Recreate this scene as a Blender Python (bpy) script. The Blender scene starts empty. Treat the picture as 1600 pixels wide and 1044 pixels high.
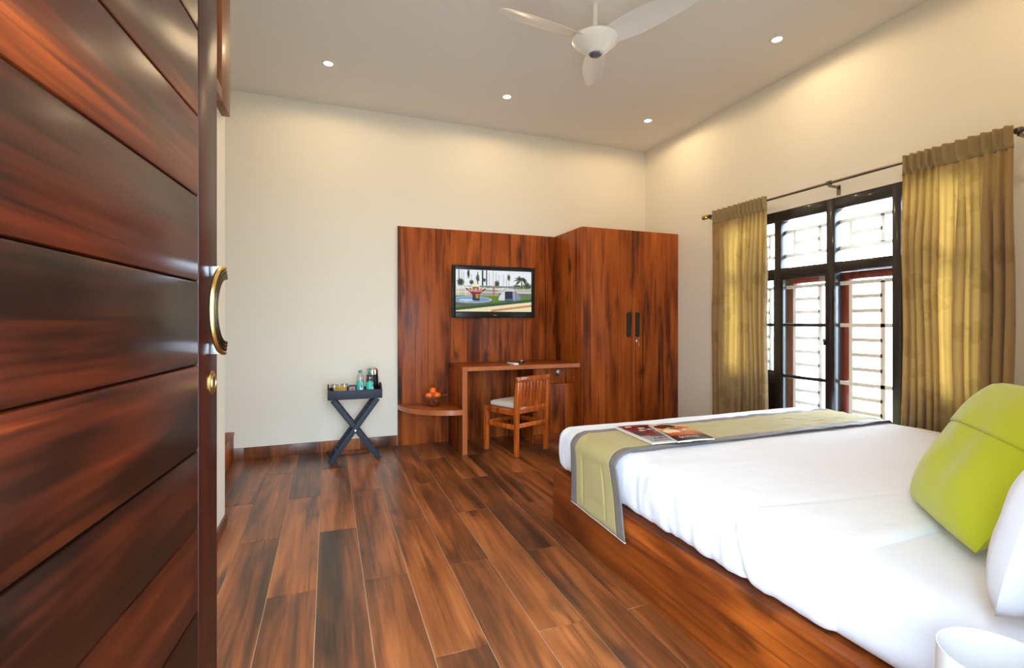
import bpy, bmesh, math, random
import numpy as np
from mathutils import Vector, Matrix, noise

random.seed(7)
scene = bpy.context.scene
col = scene.collection
PI = math.pi

# ------------------------------------------------------------------ camera
FPX, YAW, HOR, EYE = 750.9, 0.365178, 503.83, 1.15      # focal length and horizon in pixels of the 1600 x 1044 frame
cam_d = bpy.data.cameras.new('camera')
cam_d.sensor_fit = 'HORIZONTAL'
cam_d.sensor_width = 36.0
cam_d.lens = 36.0 * FPX / 1600.0
cam_d.shift_x = 0.0
cam_d.shift_y = -(522.0 - HOR) / 1600.0
cam_d.clip_start = 0.02
cam = bpy.data.objects.new('camera', cam_d)
col.objects.link(cam)
cam.location = (0, 0, EYE)
cam.rotation_euler = (PI / 2, 0, -YAW)
scene.camera = cam

# ------------------------------------------------------------------ world, light, exposure
scene.view_settings.view_transform = 'Standard'
scene.view_settings.look = 'None'
scene.view_settings.gamma = 1.0
scene.view_settings.use_curve_mapping = False
scene.view_settings.exposure = -0.18
SKY = 27.0
LAMP = 15.5
world = bpy.data.worlds.new('overcast_sky')
scene.world = world
world.use_nodes = True
bg = world.node_tree.nodes['Background']
bg.inputs['Color'].default_value = (0.64, 0.81, 1.0, 1)
bg.inputs['Strength'].default_value = SKY


def portal(name, loc, rot, sx, sy):
    """light portal: guides sky light sampling through an opening, emits nothing itself"""
    l = bpy.data.lights.new(name, 'AREA')
    l.shape = 'RECTANGLE'
    l.size, l.size_y = sx, sy
    l.cycles.is_portal = True
    o = bpy.data.objects.new(name, l)
    o.location = loc
    o.rotation_euler = rot
    o['kind'] = 'helper'
    col.objects.link(o)


portal('window_portal', (3.60, 2.40, 1.17), (0, PI / 2, 0), 1.76, 1.84)
portal('doorway_portal', (0.22, -0.08, 1.06), (PI / 2, 0, 0), 1.06, 2.14)
scene.cycles.max_bounces = 8
scene.cycles.diffuse_bounces = 4
scene.cycles.transparent_max_bounces = 16
scene.cycles.sample_clamp_indirect = 6.0
scene.cycles.adaptive_threshold = 0.02

# ------------------------------------------------------------------ material helpers


def srgb(r, g, b):
    f = lambda c: c / 12.92 if c <= 0.04045 else ((c + 0.055) / 1.055) ** 2.4
    return (f(r / 255), f(g / 255), f(b / 255))


def new_mat(name):
    m = bpy.data.materials.new(name)
    m.use_nodes = True
    nt = m.node_tree
    return m, nt, nt.nodes['Principled BSDF'], nt.nodes['Material Output']


def setp(p, **k):
    for a, v in k.items():
        a = a.replace('_', ' ')
        if a in p.inputs:
            p.inputs[a].default_value = v


def plain(name, c, rough=0.5, metal=0.0, coat=0.0, bump=0.0, bscale=60.0, **k):
    m, nt, p, out = new_mat(name)
    setp(p, Base_Color=(*c, 1), Roughness=rough, Metallic=metal, Coat_Weight=coat, Coat_Roughness=0.08)
    setp(p, **k)
    if bump:
        tc = nt.nodes.new('ShaderNodeTexCoord')
        n = nt.nodes.new('ShaderNodeTexNoise')
        n.inputs['Scale'].default_value = bscale
        n.inputs['Detail'].default_value = 3
        b = nt.nodes.new('ShaderNodeBump')
        b.inputs['Strength'].default_value = bump
        b.inputs['Distance'].default_value = 0.004
        nt.links.new(tc.outputs['Object'], n.inputs['Vector'])
        nt.links.new(n.outputs['Fac'], b.inputs['Height'])
        nt.links.new(b.outputs['Normal'], p.inputs['Normal'])
    return m


def wood(name, stops, axis='z', rough=0.35, coat=0.3, coat_rough=0.1, strips=None, knots=0.7, size=1.0,
         streak=0.55, grain=0.16, bump=0.05, tone=0.25, contrast=2.3, lines=0.55, spec=0.35, lscale=1.0):
    """procedural wood: stops = [(pos, colour)], axis = grain direction in object space,
    strips = (axis index, width): laminate printed in narrow staves"""
    m, nt, p, out = new_mat(name)
    N, L = nt.nodes.new, nt.links.new
    tc = N('ShaderNodeTexCoord')
    oi = N('ShaderNodeObjectInfo')

    def vmath(op, a=None, b=None, s=None):
        n = N('ShaderNodeVectorMath')
        n.operation = op
        for i, v in enumerate((a, b)):
            if v is None:
                continue
            if isinstance(v, tuple):
                n.inputs[i].default_value = v
            else:
                L(v, n.inputs[i])
        if s is not None:
            if isinstance(s, (int, float)):
                n.inputs['Scale'].default_value = s
            else:
                L(s, n.inputs['Scale'])
        return n.outputs[0]

    def math_(op, a, b=None, c=None, clamp=False):
        n = N('ShaderNodeMath')
        n.operation = op
        n.use_clamp = clamp
        for i, v in enumerate((a, b, c)):
            if v is None:
                continue
            if isinstance(v, (int, float)):
                n.inputs[i].default_value = v
            else:
                L(v, n.inputs[i])
        return n.outputs[0]

    off = vmath('SCALE', (17.3, 9.1, 23.7), s=oi.outputs['Random'])
    vec = vmath('ADD', tc.outputs['Object'], off)
    rnd = oi.outputs['Random']
    if strips:
        sep = N('ShaderNodeSeparateXYZ')
        L(tc.outputs['Object'], sep.inputs[0])
        cell = math_('FLOOR', math_('DIVIDE', sep.outputs[strips[0]], strips[1]))
        wn = N('ShaderNodeTexWhiteNoise')
        wn.noise_dimensions = '2D'
        cmb = N('ShaderNodeCombineXYZ')
        L(cell, cmb.inputs[0])
        L(oi.outputs['Random'], cmb.inputs[1])
        L(cmb.outputs[0], wn.inputs['Vector'])
        rnd = wn.outputs['Value']
        vec = vmath('ADD', vec, vmath('SCALE', (5.3, 3.1, 7.7), s=rnd))
    ai = 'xyz'.index(axis)

    def scaled(across, along):
        s = [across / size] * 3
        s[ai] = along / size
        return vmath('MULTIPLY', vec, tuple(s))

    def tex(v, scale, detail, dist=0.0, rough_=0.5):
        n = N('ShaderNodeTexNoise')
        n.inputs['Scale'].default_value = scale
        n.inputs['Detail'].default_value = detail
        n.inputs['Roughness'].default_value = rough_
        n.inputs['Distortion'].default_value = dist
        L(v, n.inputs['Vector'])
        return n.outputs['Fac']

    n1 = tex(scaled(9.0, 0.9), 1.0, 4, 0.9, 0.55)        # broad dark streaks along the grain
    n2 = tex(scaled(70.0, 2.2), 1.0, 3, 0.3, 0.6)        # fine grain
    n3 = tex(scaled(3.0, 1.3), 1.0, 2, 0.4)              # large clouds
    fac = math_('ADD', math_('MULTIPLY', n1, streak), math_('MULTIPLY', n3, 1.0 - streak - grain))
    fac = math_('ADD', fac, math_('MULTIPLY', n2, grain))
    fac = math_('ADD', fac, math_('MULTIPLY', math_('SUBTRACT', rnd, 0.5), tone * 0.35))
    fac = math_('MULTIPLY_ADD', math_('SUBTRACT', fac, 0.5), contrast, 0.5, clamp=True)
    if lines:                                            # narrow dark figure lines
        n4 = tex(scaled(26.0 * lscale, 0.75), 1.0, 3, 1.4, 0.5)
        ln = N('ShaderNodeMapRange')
        ln.interpolation_type = 'SMOOTHSTEP'
        ln.inputs['From Min'].default_value = 0.56
        ln.inputs['From Max'].default_value = 0.74
        ln.inputs['To Min'].default_value = 1.0
        ln.inputs['To Max'].default_value = 1.0 - lines
        L(n4, ln.inputs['Value'])
        fac = math_('MULTIPLY', fac, ln.outputs[0])
    ramp = N('ShaderNodeValToRGB')
    els = ramp.color_ramp.elements
    els[0].position, els[0].color = stops[0][0], (*stops[0][1], 1)
    els[1].position, els[1].color = stops[-1][0], (*stops[-1][1], 1)
    for pos, c in stops[1:-1]:
        e = els.new(pos)
        e.color = (*c, 1)
    L(fac, ramp.inputs[0])
    colr = ramp.outputs[0]
    if knots:
        vo = N('ShaderNodeTexVoronoi')
        vo.inputs['Scale'].default_value = 1.0
        vo.inputs['Randomness'].default_value = 1.0
        warp = tex(scaled(14.0, 8.0), 1.0, 2)
        kv = vmath('ADD', scaled(5.2, 2.0), vmath('SCALE', (0.35, 0.35, 0.35), s=warp))
        L(kv, vo.inputs['Vector'])
        mr = N('ShaderNodeMapRange')
        mr.interpolation_type = 'SMOOTHSTEP'
        mr.inputs['From Min'].default_value = 0.04
        mr.inputs['From Max'].default_value = 0.30
        mr.inputs['To Min'].default_value = knots
        mr.inputs['To Max'].default_value = 0.0
        L(vo.outputs['Distance'], mr.inputs['Value'])
        mx = N('ShaderNodeMix')
        mx.data_type = 'RGBA'
        mx.blend_type = 'MIX'
        L(mr.outputs[0], mx.inputs['Factor'])
        L(colr, mx.inputs[6])
        mx.inputs[7].default_value = (*[c * 0.55 for c in stops[0][1]], 1)
        colr = mx.outputs[2]
    L(colr, p.inputs['Base Color'])
    setp(p, Roughness=rough, Coat_Weight=coat, Coat_Roughness=coat_rough, Specular_IOR_Level=spec)
    if bump:
        b = N('ShaderNodeBump')
        b.inputs['Strength'].default_value = bump
        b.inputs['Distance'].default_value = 0.002
        L(n2, b.inputs['Height'])
        L(b.outputs['Normal'], p.inputs['Normal'])
    return m


def thin_glass(name, tint=(1, 1, 1), gloss=0.08, rough=0.02):
    m, nt, p, out = new_mat(name)
    nt.nodes.remove(p)
    t = nt.nodes.new('ShaderNodeBsdfTransparent')
    t.inputs['Color'].default_value = (*tint, 1)
    g = nt.nodes.new('ShaderNodeBsdfGlossy')
    g.inputs['Roughness'].default_value = rough
    lw = nt.nodes.new('ShaderNodeLayerWeight')
    lw.inputs['Blend'].default_value = 0.35
    ma = nt.nodes.new('ShaderNodeMath')
    ma.operation = 'MULTIPLY_ADD'
    ma.inputs[1].default_value = 0.55
    ma.inputs[2].default_value = gloss
    nt.links.new(lw.outputs['Facing'], ma.inputs[0])
    mx = nt.nodes.new('ShaderNodeMixShader')
    nt.links.new(ma.outputs[0], mx.inputs[0])
    nt.links.new(t.outputs[0], mx.inputs[1])
    nt.links.new(g.outputs[0], mx.inputs[2])
    nt.links.new(mx.outputs[0], out.inputs['Surface'])
    return m


def cloth(name, c, trans=None, rough=0.85, weave=900.0, wb=0.12, pattern=None, tmix=0.45, sheen=0.2, crease=0.0):
    """fabric; trans = colour of the light passing through it; pattern = (colour, scale, amount) printed blotches"""
    m, nt, p, out = new_mat(name)
    N, L = nt.nodes.new, nt.links.new
    tc = N('ShaderNodeTexCoord')
    setp(p, Base_Color=(*c, 1), Roughness=rough, Sheen_Weight=sheen)
    if pattern:
        pc, sc, am = pattern
        vo = N('ShaderNodeTexVoronoi')
        vo.inputs['Scale'].default_value = sc
        nz = N('ShaderNodeTexNoise')
        nz.inputs['Scale'].default_value = sc * 2.3
        nz.inputs['Detail'].default_value = 3
        L(tc.outputs['Object'], nz.inputs['Vector'])
        ad = N('ShaderNodeVectorMath')
        ad.operation = 'MULTIPLY_ADD'
        L(nz.outputs['Color'], ad.inputs[0])
        ad.inputs[1].default_value = (0.12, 0.12, 0.12)
        L(tc.outputs['Object'], ad.inputs[2])
        L(ad.outputs[0], vo.inputs['Vector'])
        mr = N('ShaderNodeMapRange')
        mr.inputs['From Min'].default_value = 0.32
        mr.inputs['From Max'].default_value = 0.42
        mr.inputs['To Min'].default_value = am
        mr.inputs['To Max'].default_value = 0.0
        L(vo.outputs['Distance'], mr.inputs['Value'])
        mx = N('ShaderNodeMix')
        mx.data_type = 'RGBA'
        L(mr.outputs[0], mx.inputs['Factor'])
        mx.inputs[6].default_value = (*c, 1)
        mx.inputs[7].default_value = (*pc, 1)
        L(mx.outputs[2], p.inputs['Base Color'])
    nz2 = N('ShaderNodeTexNoise')
    nz2.inputs['Scale'].default_value = weave
    L(tc.outputs['Object'], nz2.inputs['Vector'])
    b = N('ShaderNodeBump')
    b.inputs['Strength'].default_value = wb
    b.inputs['Distance'].default_value = 0.001
    L(nz2.outputs['Fac'], b.inputs['Height'])
    last = b
    if crease:
        nz3 = N('ShaderNodeTexNoise')
        nz3.inputs['Scale'].default_value = 5.0
        nz3.inputs['Detail'].default_value = 5
        nz3.inputs['Distortion'].default_value = 1.2
        L(tc.outputs['Object'], nz3.inputs['Vector'])
        b2 = N('ShaderNodeBump')
        b2.inputs['Strength'].default_value = crease
        b2.inputs['Distance'].default_value = 0.02
        L(nz3.outputs['Fac'], b2.inputs['Height'])
        L(b.outputs['Normal'], b2.inputs['Normal'])
        last = b2
    L(last.outputs['Normal'], p.inputs['Normal'])
    if trans:
        t = N('ShaderNodeBsdfTranslucent')
        t.inputs['Color'].default_value = (*trans, 1)
        mx = N('ShaderNodeMixShader')
        mx.inputs[0].default_value = tmix
        L(p.outputs[0], mx.inputs[1])
        L(t.outputs[0], mx.inputs[2])
        L(mx.outputs[0], out.inputs['Surface'])
    return m


def printed(name, rough=0.3, emit=0.0):
    """flat print held in the mesh's colour attribute (screen, covers)"""
    m, nt, p, out = new_mat(name)
    a = nt.nodes.new('ShaderNodeVertexColor')
    a.layer_name = 'print'
    setp(p, Roughness=rough)
    if emit:
        setp(p, Base_Color=(0.01, 0.01, 0.01, 1), Emission_Strength=emit)
        nt.links.new(a.outputs['Color'], p.inputs['Emission Color'])
    else:
        nt.links.new(a.outputs['Color'], p.inputs['Base Color'])
    return m


def emitter(name, c, s):
    m, nt, p, out = new_mat(name)
    setp(p, Base_Color=(*c, 1), Emission_Color=(*c, 1), Emission_Strength=s)
    return m


# ------------------------------------------------------------------ materials
FLOORW = [(0.0, srgb(50, 30, 19)), (0.25, srgb(84, 48, 27)), (0.50, srgb(122, 68, 34)), (0.75, srgb(154, 88, 44)), (1.0, srgb(178, 110, 60))]
PANELW = [(0.0, srgb(40, 13, 4)), (0.24, srgb(94, 39, 9)), (0.50, srgb(146, 69, 20)), (0.78, srgb(172, 88, 30)), (1.0, srgb(194, 110, 46))]
DOORW = [(0.0, srgb(8, 3, 2)), (0.35, srgb(30, 10, 4)), (0.66, srgb(66, 23, 8)), (0.86, srgb(116, 48, 13)), (1.0, srgb(150, 70, 21))]
BEDW = [(0.0, srgb(62, 24, 7)), (0.3, srgb(120, 54, 14)), (0.65, srgb(168, 84, 26)), (1.0, srgb(200, 114, 46))]
CHAIRW = [(0.0, srgb(98, 36, 9)), (0.4, srgb(158, 70, 18)), (0.75, srgb(200, 100, 30)), (1.0, srgb(222, 128, 52))]
M = {}
M['floor'] = wood('wood_tile', FLOORW, 'y', rough=0.34, coat=0.25, coat_rough=0.22, knots=0.55, tone=0.32, streak=0.62, grain=0.20, contrast=3.0, lines=0.5)
M['skirt'] = wood('wood_tile_skirting', FLOORW, 'z', rough=0.4, coat=0.1, knots=0.4, tone=0.6)
M['panel'] = wood('wood_laminate', PANELW, 'z', rough=0.48, coat=0.05, coat_rough=0.2, strips=(0, 0.155), knots=0.75, tone=0.22, contrast=2.5, lines=0.7, spec=0.2)
M['panel_side'] = wood('wood_laminate_side', PANELW, 'z', rough=0.48, coat=0.05, coat_rough=0.2, strips=(1, 0.155), knots=0.75, tone=0.22, contrast=2.5, lines=0.7, spec=0.2)
M['panel_h'] = wood('wood_laminate_long', PANELW, 'x', rough=0.3, coat=0.3, coat_rough=0.15, knots=0.3, tone=0.2)
M['edge'] = wood('wood_edge_band', [(0, srgb(150, 78, 40)), (0.5, srgb(176, 98, 54)), (1, srgb(190, 112, 64))], 'z', knots=0, tone=0.1)
M['door'] = wood('wood_door', DOORW, 'y', rough=0.34, coat=0.10, coat_rough=0.2, knots=0.8, tone=0.30, streak=0.5, size=1.1, contrast=3.2, lines=0.5, spec=0.16)
M['stile'] = wood('wood_door_stile', [(0, srgb(24, 8, 5)), (0.5, srgb(42, 14, 8)), (1, srgb(60, 22, 11))], 'z', rough=0.36, coat=0.08, coat_rough=0.2, knots=0, tone=0.1, spec=0.16)
M['bed'] = wood('wood_bed', BEDW, 'y', rough=0.36, coat=0.2, coat_rough=0.18, knots=0.75, tone=0.2, contrast=2.6, lines=0.6, spec=0.3)
M['chair'] = wood('wood_chair', CHAIRW, 'z', rough=0.3, coat=0.5, coat_rough=0.12, knots=0, tone=0.3, size=0.5)
M['loft'] = wood('wood_loft_frame', [(0, srgb(84, 46, 22)), (0.5, srgb(116, 68, 36)), (1, srgb(140, 88, 50))], 'z', rough=0.45, coat=0.05, knots=0, tone=0.1)
M['redpost'] = wood('wood_outer_post', [(0, srgb(70, 24, 14)), (0.5, srgb(120, 48, 30)), (1, srgb(150, 70, 48))], 'z', rough=0.3, coat=0.6, knots=0)
M['frame'] = plain('dark_window_paint', srgb(30, 22, 19), rough=0.32, coat=0.3)
M['wall'] = plain('cream_wall_paint', (0.82, 0.765, 0.635), rough=0.75, bump=0.04, bscale=220)
M['ceil'] = plain('white_ceiling_paint', (0.80, 0.765, 0.70), rough=0.8, bump=0.03, bscale=200)
M['grout'] = plain('pale_grout', srgb(196, 170, 142), rough=0.8, bump=0.2, bscale=300)
M['ground'] = plain('pale_paving', (0.55, 0.55, 0.52), rough=0.9, bump=0.3, bscale=8)
M['grille'] = plain('cream_grille_paint', srgb(236, 226, 210), rough=0.45)
M['steel'] = plain('brushed_steel', (0.62, 0.62, 0.62), rough=0.22, metal=1.0)
M['chrome'] = plain('chrome', (0.8, 0.8, 0.8), rough=0.08, metal=1.0)
M['rod'] = plain('dark_steel_rod', (0.20, 0.18, 0.16), rough=0.25, metal=1.0)
M['brass'] = plain('aged_brass', srgb(190, 160, 96), rough=0.28, metal=1.0)
M['darkbrass'] = plain('dark_bronze', srgb(72, 60, 44), rough=0.35, metal=1.0)
M['pane'] = thin_glass('window_glass', gloss=0.03)
M['glass'] = thin_glass('clear_glass', (0.94, 0.95, 0.95), gloss=0.14)
M['pet'] = thin_glass('clear_plastic', (0.93, 0.97, 0.97), gloss=0.10)
M['curtain'] = cloth('olive_curtain_fabric', srgb(152, 127, 84), trans=srgb(255, 196, 92), weave=700, pattern=(srgb(122, 98, 60), 7.0, 0.8), tmix=0.22)
M['curtain_hd'] = cloth('olive_curtain_heading', srgb(156, 130, 84), trans=srgb(160, 118, 48), weave=700, tmix=0.15)
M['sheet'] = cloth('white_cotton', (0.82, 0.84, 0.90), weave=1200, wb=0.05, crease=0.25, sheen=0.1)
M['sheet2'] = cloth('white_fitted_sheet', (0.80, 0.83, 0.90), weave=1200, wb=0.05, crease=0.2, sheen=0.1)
M['runner'] = cloth('gold_green_jacquard', srgb(172, 156, 98), rough=0.75, weave=420, wb=0.35, pattern=(srgb(176, 168, 122), 60.0, 0.5), crease=0.25, sheen=0.1)
M['satin'] = cloth('grey_satin', srgb(112, 104, 98), rough=0.55, weave=900, wb=0.05, crease=0.3, sheen=0.1)
M['piping'] = cloth('white_piping_cord', (0.8, 0.8, 0.78))
M['lime'] = cloth('lime_cotton', srgb(178, 180, 16), weave=900, wb=0.06, crease=0.3, sheen=0.2)
M['cushion'] = cloth('ivory_seat_fabric', srgb(212, 200, 182), weave=500, wb=0.2)
M['shade'] = cloth('white_lamp_shade', (0.86, 0.86, 0.86), trans=(0.8, 0.8, 0.78), weave=600, tmix=0.3)
M['slate'] = plain('slate_blue_paint', srgb(33, 41, 54), rough=0.62, bump=0.08, bscale=90)
M['black'] = plain('gloss_black_plastic', (0.008, 0.008, 0.009), rough=0.3, coat=0.0, Specular_IOR_Level=0.25)
M['matblack'] = plain('matt_black', (0.012, 0.012, 0.013), rough=0.5)
M['fanw'] = plain('ivory_fan_enamel', (0.78, 0.75, 0.68), rough=0.3, coat=0.3)
M['white'] = plain('white_plastic', (0.78, 0.77, 0.74), rough=0.35)
M['teal'] = plain('teal_label', srgb(60, 190, 172), rough=0.4)
M['tealcap'] = plain('teal_cap', srgb(40, 160, 138), rough=0.4)
M['orange'] = plain('orange_peel', srgb(240, 110, 30), rough=0.42, bump=0.3, bscale=260, coat=0.15)
M['apple'] = plain('apple_skin', srgb(120, 18, 22), rough=0.25, coat=0.5)
M['stem'] = plain('fruit_stem', srgb(70, 50, 24), rough=0.7)
M['yellow'] = plain('yellow_sachet', srgb(236, 180, 26), rough=0.4)
M['pink'] = plain('pink_label', srgb(206, 130, 120), rough=0.5)
M['paper'] = plain('magazine_paper', (0.80, 0.78, 0.74), rough=0.6)
M['print'] = printed('printed_cover', 0.25)
M['screen'] = printed('television_picture', 0.2, emit=1.15)
M['lamp_on'] = emitter('downlight_glow', (1.0, 0.90, 0.74), 30.0)
M['badge'] = plain('smoked_badge', (0.10, 0.12, 0.15), rough=0.12, coat=1.0)
M['black_rubber'] = plain('black_rubber', (0.02, 0.02, 0.02), rough=0.7)

# ------------------------------------------------------------------ mesh helpers


def wmat(o):
    """world matrix from location, z rotation and parents (no depsgraph needed)"""
    m = Matrix.Translation(o.location) @ o.rotation_euler.to_matrix().to_4x4()
    return wmat(o.parent) @ m if o.parent else m


def tag(o, label=None, cat=None, group=None, kind=None):
    if label:
        o['label'] = label
    if cat:
        o['category'] = cat
    if group:
        o['group'] = group
    if kind:
        o['kind'] = kind
    return o


def thing(name, label=None, cat=None, loc=(0, 0, 0), rotz=0.0, group=None, kind=None):
    o = bpy.data.objects.new(name, None)
    o.empty_display_size = 0.05
    o.location = loc
    o.rotation_euler = (0, 0, rotz)
    col.objects.link(o)
    return tag(o, label, cat, group, kind)


class MB:
    def __init__(s):
        s.v, s.f = [], []

    def add(s, vs, fs):
        b = len(s.v)
        s.v += [tuple(p) for p in vs]
        s.f += [tuple(b + i for i in f) for f in fs]
        return s

    def box(s, x0, x1, y0, y1, z0, z1):
        return s.add([(x0, y0, z0), (x1, y0, z0), (x1, y1, z0), (x0, y1, z0), (x0, y0, z1), (x1, y0, z1), (x1, y1, z1), (x0, y1, z1)],
                     [(0, 3, 2, 1), (4, 5, 6, 7), (0, 1, 5, 4), (1, 2, 6, 5), (2, 3, 7, 6), (3, 0, 4, 7)])

    def bar(s, p, q, w, h, up=(0, 0, 1)):
        """rectangular bar from p to q; w along side, h along up"""
        p, q, up = Vector(p), Vector(q), Vector(up)
        d = (q - p).normalized()
        sd = d.cross(up).normalized() * (w / 2)
        u = sd.cross(d).normalized() * (h / 2)
        c = [p - sd - u, p + sd - u, p + sd + u, p - sd + u, q - sd - u, q + sd - u, q + sd + u, q - sd + u]
        return s.add(c, [(0, 1, 2, 3), (7, 6, 5, 4), (0, 4, 5, 1), (1, 5, 6, 2), (2, 6, 7, 3), (3, 7, 4, 0)])

    def tube(s, pts, r, n=10, cap=True, closed=False):
        pts = [Vector(p) for p in pts]
        m = len(pts)
        rs = r if isinstance(r, (list, tuple)) else [r] * m
        rings = []
        ref = None
        for i, p in enumerate(pts):
            if closed:
                d = pts[(i + 1) % m] - pts[i - 1]
            else:
                d = pts[min(i + 1, m - 1)] - pts[max(i - 1, 0)]
            d.normalize()
            if ref is None:
                ref = Vector((0, 0, 1)) if abs(d.z) < 0.9 else Vector((1, 0, 0))
            a = d.cross(ref).normalized()
            b = a.cross(d).normalized()
            ref = b
            rings.append([p + a * math.cos(2 * PI * k / n) * rs[i] + b * math.sin(2 * PI * k / n) * rs[i] for k in range(n)])
        vs = [q for rg in rings for q in rg]
        fs = []
        for i in range(m if closed else m - 1):
            j = (i + 1) % m
            for k in range(n):
                fs.append((i * n + k, j * n + k, j * n + (k + 1) % n, i * n + (k + 1) % n))
        if cap and not closed:
            fs += [tuple(range(n)), tuple((m - 1) * n + k for k in reversed(range(n)))]
        return s.add(vs, fs)

    def lathe(s, prof, n=32, c=(0, 0, 0), capb=True, capt=True):
        vs, fs = [], []
        for (r, z) in prof:
            r = max(r, 1e-4)
            vs += [(c[0] + r * math.cos(2 * PI * k / n), c[1] + r * math.sin(2 * PI * k / n), c[2] + z) for k in range(n)]
        for i in range(len(prof) - 1):
            for k in range(n):
                fs.append((i * n + k, i * n + (k + 1) % n, (i + 1) * n + (k + 1) % n, (i + 1) * n + k))
        if capb:
            fs.append(tuple(reversed(range(n))))
        if capt:
            fs.append(tuple((len(prof) - 1) * n + k for k in range(n)))
        return s.add(vs, fs)

    def prism(s, poly, z0, z1):
        n = len(poly)
        vs = [(x, y, z0) for x, y in poly] + [(x, y, z1) for x, y in poly]
        fs = [tuple(reversed(range(n))), tuple(range(n, 2 * n))]
        fs += [(i, (i + 1) % n, n + (i + 1) % n, n + i) for i in range(n)]
        return s.add(vs, fs)

    def grid(s, fn, nu, nv, flip=False):
        vs = [fn(i / nu, j / nv) for j in range(nv + 1) for i in range(nu + 1)]
        fs = []
        for j in range(nv):
            for i in range(nu):
                a = j * (nu + 1) + i
                q = (a, a + 1, a + nu + 2, a + nu + 1)
                fs.append(tuple(reversed(q)) if flip else q)
        return s.add(vs, fs)

    def build(s, name, mat, parent=None, world=True, bevel=0.0, seg=2, smooth=None, weld=False, solid=0.0, loc=None, sub=0):
        vs = s.v
        if parent is not None and world:
            inv = wmat(parent).inverted()
            vs = [inv @ Vector(p) for p in vs]
        elif parent is None and loc is not None:
            vs = [Vector(p) - Vector(loc) for p in vs]
        me = bpy.data.meshes.new(name)
        me.from_pydata([tuple(p) for p in vs], [], s.f)
        bm = bmesh.new()
        bm.from_mesh(me)
        if weld:
            bmesh.ops.remove_doubles(bm, verts=bm.verts, dist=1e-5)
        bmesh.ops.recalc_face_normals(bm, faces=bm.faces)
        if bevel:
            es = [e for e in bm.edges if len(e.link_faces) == 2 and e.calc_face_angle(0) > 0.6]
            bmesh.ops.bevel(bm, geom=es, offset=bevel, segments=seg, profile=0.5, affect='EDGES', clamp_overlap=True)
        bm.to_mesh(me)
        bm.free()
        if smooth is None:
            smooth = bevel > 0
        if smooth:
            me.polygons.foreach_set('use_smooth', [True] * len(me.polygons))
            me.set_sharp_from_angle(angle=math.radians(40))
        me.materials.append(mat)
        o = bpy.data.objects.new(name, me)
        col.objects.link(o)
        if parent is not None:
            o.parent = parent
        elif loc is not None:
            o.location = loc
        if solid:
            md = o.modifiers.new('thickness', 'SOLIDIFY')
            md.thickness = solid
            md.offset = 0
        if sub:
            md = o.modifiers.new('smooth', 'SUBSURF')
            md.levels = md.render_levels = sub
        return o


def box(name, mat, x0, x1, y0, y1, z0, z1, parent=None, bevel=0.0, world=True, loc=None):
    return MB().box(x0, x1, y0, y1, z0, z1).build(name, mat, parent, world=world, bevel=bevel, loc=loc)


def paint(o, colours):
    """write a flat print (linear colours per vertex) into the colour attribute"""
    a = o.data.color_attributes.new('print', 'FLOAT_COLOR', 'POINT')
    a.data.foreach_set('color', np.asarray(colours, dtype=np.float32).ravel())


def copy_tree(o, parent=None):
    c = o.copy()
    col.objects.link(c)
    c.parent = parent
    for ch in list(o.children):
        copy_tree(ch, c)
    return c


def struct(o, label=None, cat=None):
    return tag(o, label, cat, kind='structure')


# ------------------------------------------------------------------ the room
RX, BY, CZ = 3.375, 4.58, 3.09           # right wall, back wall, ceiling
XL = -1.70                               # end of the recess behind the left wall
WY0, WY1, WZ0, WZ1 = 1.505, 3.30, 0.30, 2.036   # window opening

ground = MB().box(-30, 40, -30, 40, -0.35, -0.25).build('ground', M['ground'])
struct(ground, 'pale paved ground outside the room', 'ground')

floor = MB().box(XL, RX, -0.05, BY, -0.22, -0.0035).build('floor', M['grout'])
struct(floor, 'floor of dark wood-look plank tiles with pale grout', 'floor')
PW, PL = 0.1945, 1.2
cache = {}
for k in range(-9, 18):
    x0 = -0.0465 + PW * k
    x1 = x0 + PW
    x0c, x1c = max(x0, XL), min(x1, RX)
    if x1c - x0c < 0.01:
        continue
    y = (1.633 if k % 2 == 0 else 2.233) - 3 * PL
    while y < BY:
        y0c, y1c = max(y, -0.05), min(y + PL, BY)
        if y1c - y0c > 0.01:
            w, l = round(x1c - x0c - 0.003, 4), round(y1c - y0c - 0.003, 4)
            key = (w, l)
            if key not in cache:
                o = MB().box(-w / 2, w / 2, -l / 2, l / 2, -0.009, 0).build('plank', M['floor'], floor, world=False, bevel=0.0012, seg=1)
                cache[key] = o
            else:
                o = cache[key].copy()
                col.objects.link(o)
                o.parent = floor
            o.location = ((x0c + x1c) / 2, (y0c + y1c) / 2, 0)
        y += PL

struct(MB().box(XL - 0.2, RX + 0.2, -0.25, BY + 0.2, CZ, CZ + 0.15).build('ceiling', M['ceil']), 'flat off-white plaster ceiling', 'ceiling')
struct(MB().box(XL - 0.2, RX + 0.2, BY, BY + 0.2, -0.25, CZ).build('wall_back', M['wall']), 'cream painted back wall behind the wooden panelling', 'wall')
wr = MB()
wr.box(RX, RX + 0.2, -0.25, WY0, -0.25, CZ)
wr.box(RX, RX + 0.2, WY1, BY, -0.25, CZ)
wr.box(RX, RX + 0.2, WY0, WY1, WZ1, CZ)
wr.box(RX, RX + 0.2, WY0, WY1, -0.25, WZ0)
struct(wr.build('wall_right', M['wall'], weld=True), 'cream painted right wall with the window', 'wall')
struct(MB().box(XL - 0.2, -0.55, -0.25, 3.14, -0.25, CZ).build('wall_left', M['wall']), 'cream left wall partly hidden behind the open door', 'wall')
struct(MB().box(XL - 0.2, XL, 3.14, BY, -0.25, CZ).build('wall_recess', M['wall']), 'end wall of the recess beyond the left wall', 'wall')
wf = MB()
wf.box(-0.55, -0.31, -0.05, 0.17, 0, CZ)
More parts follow.
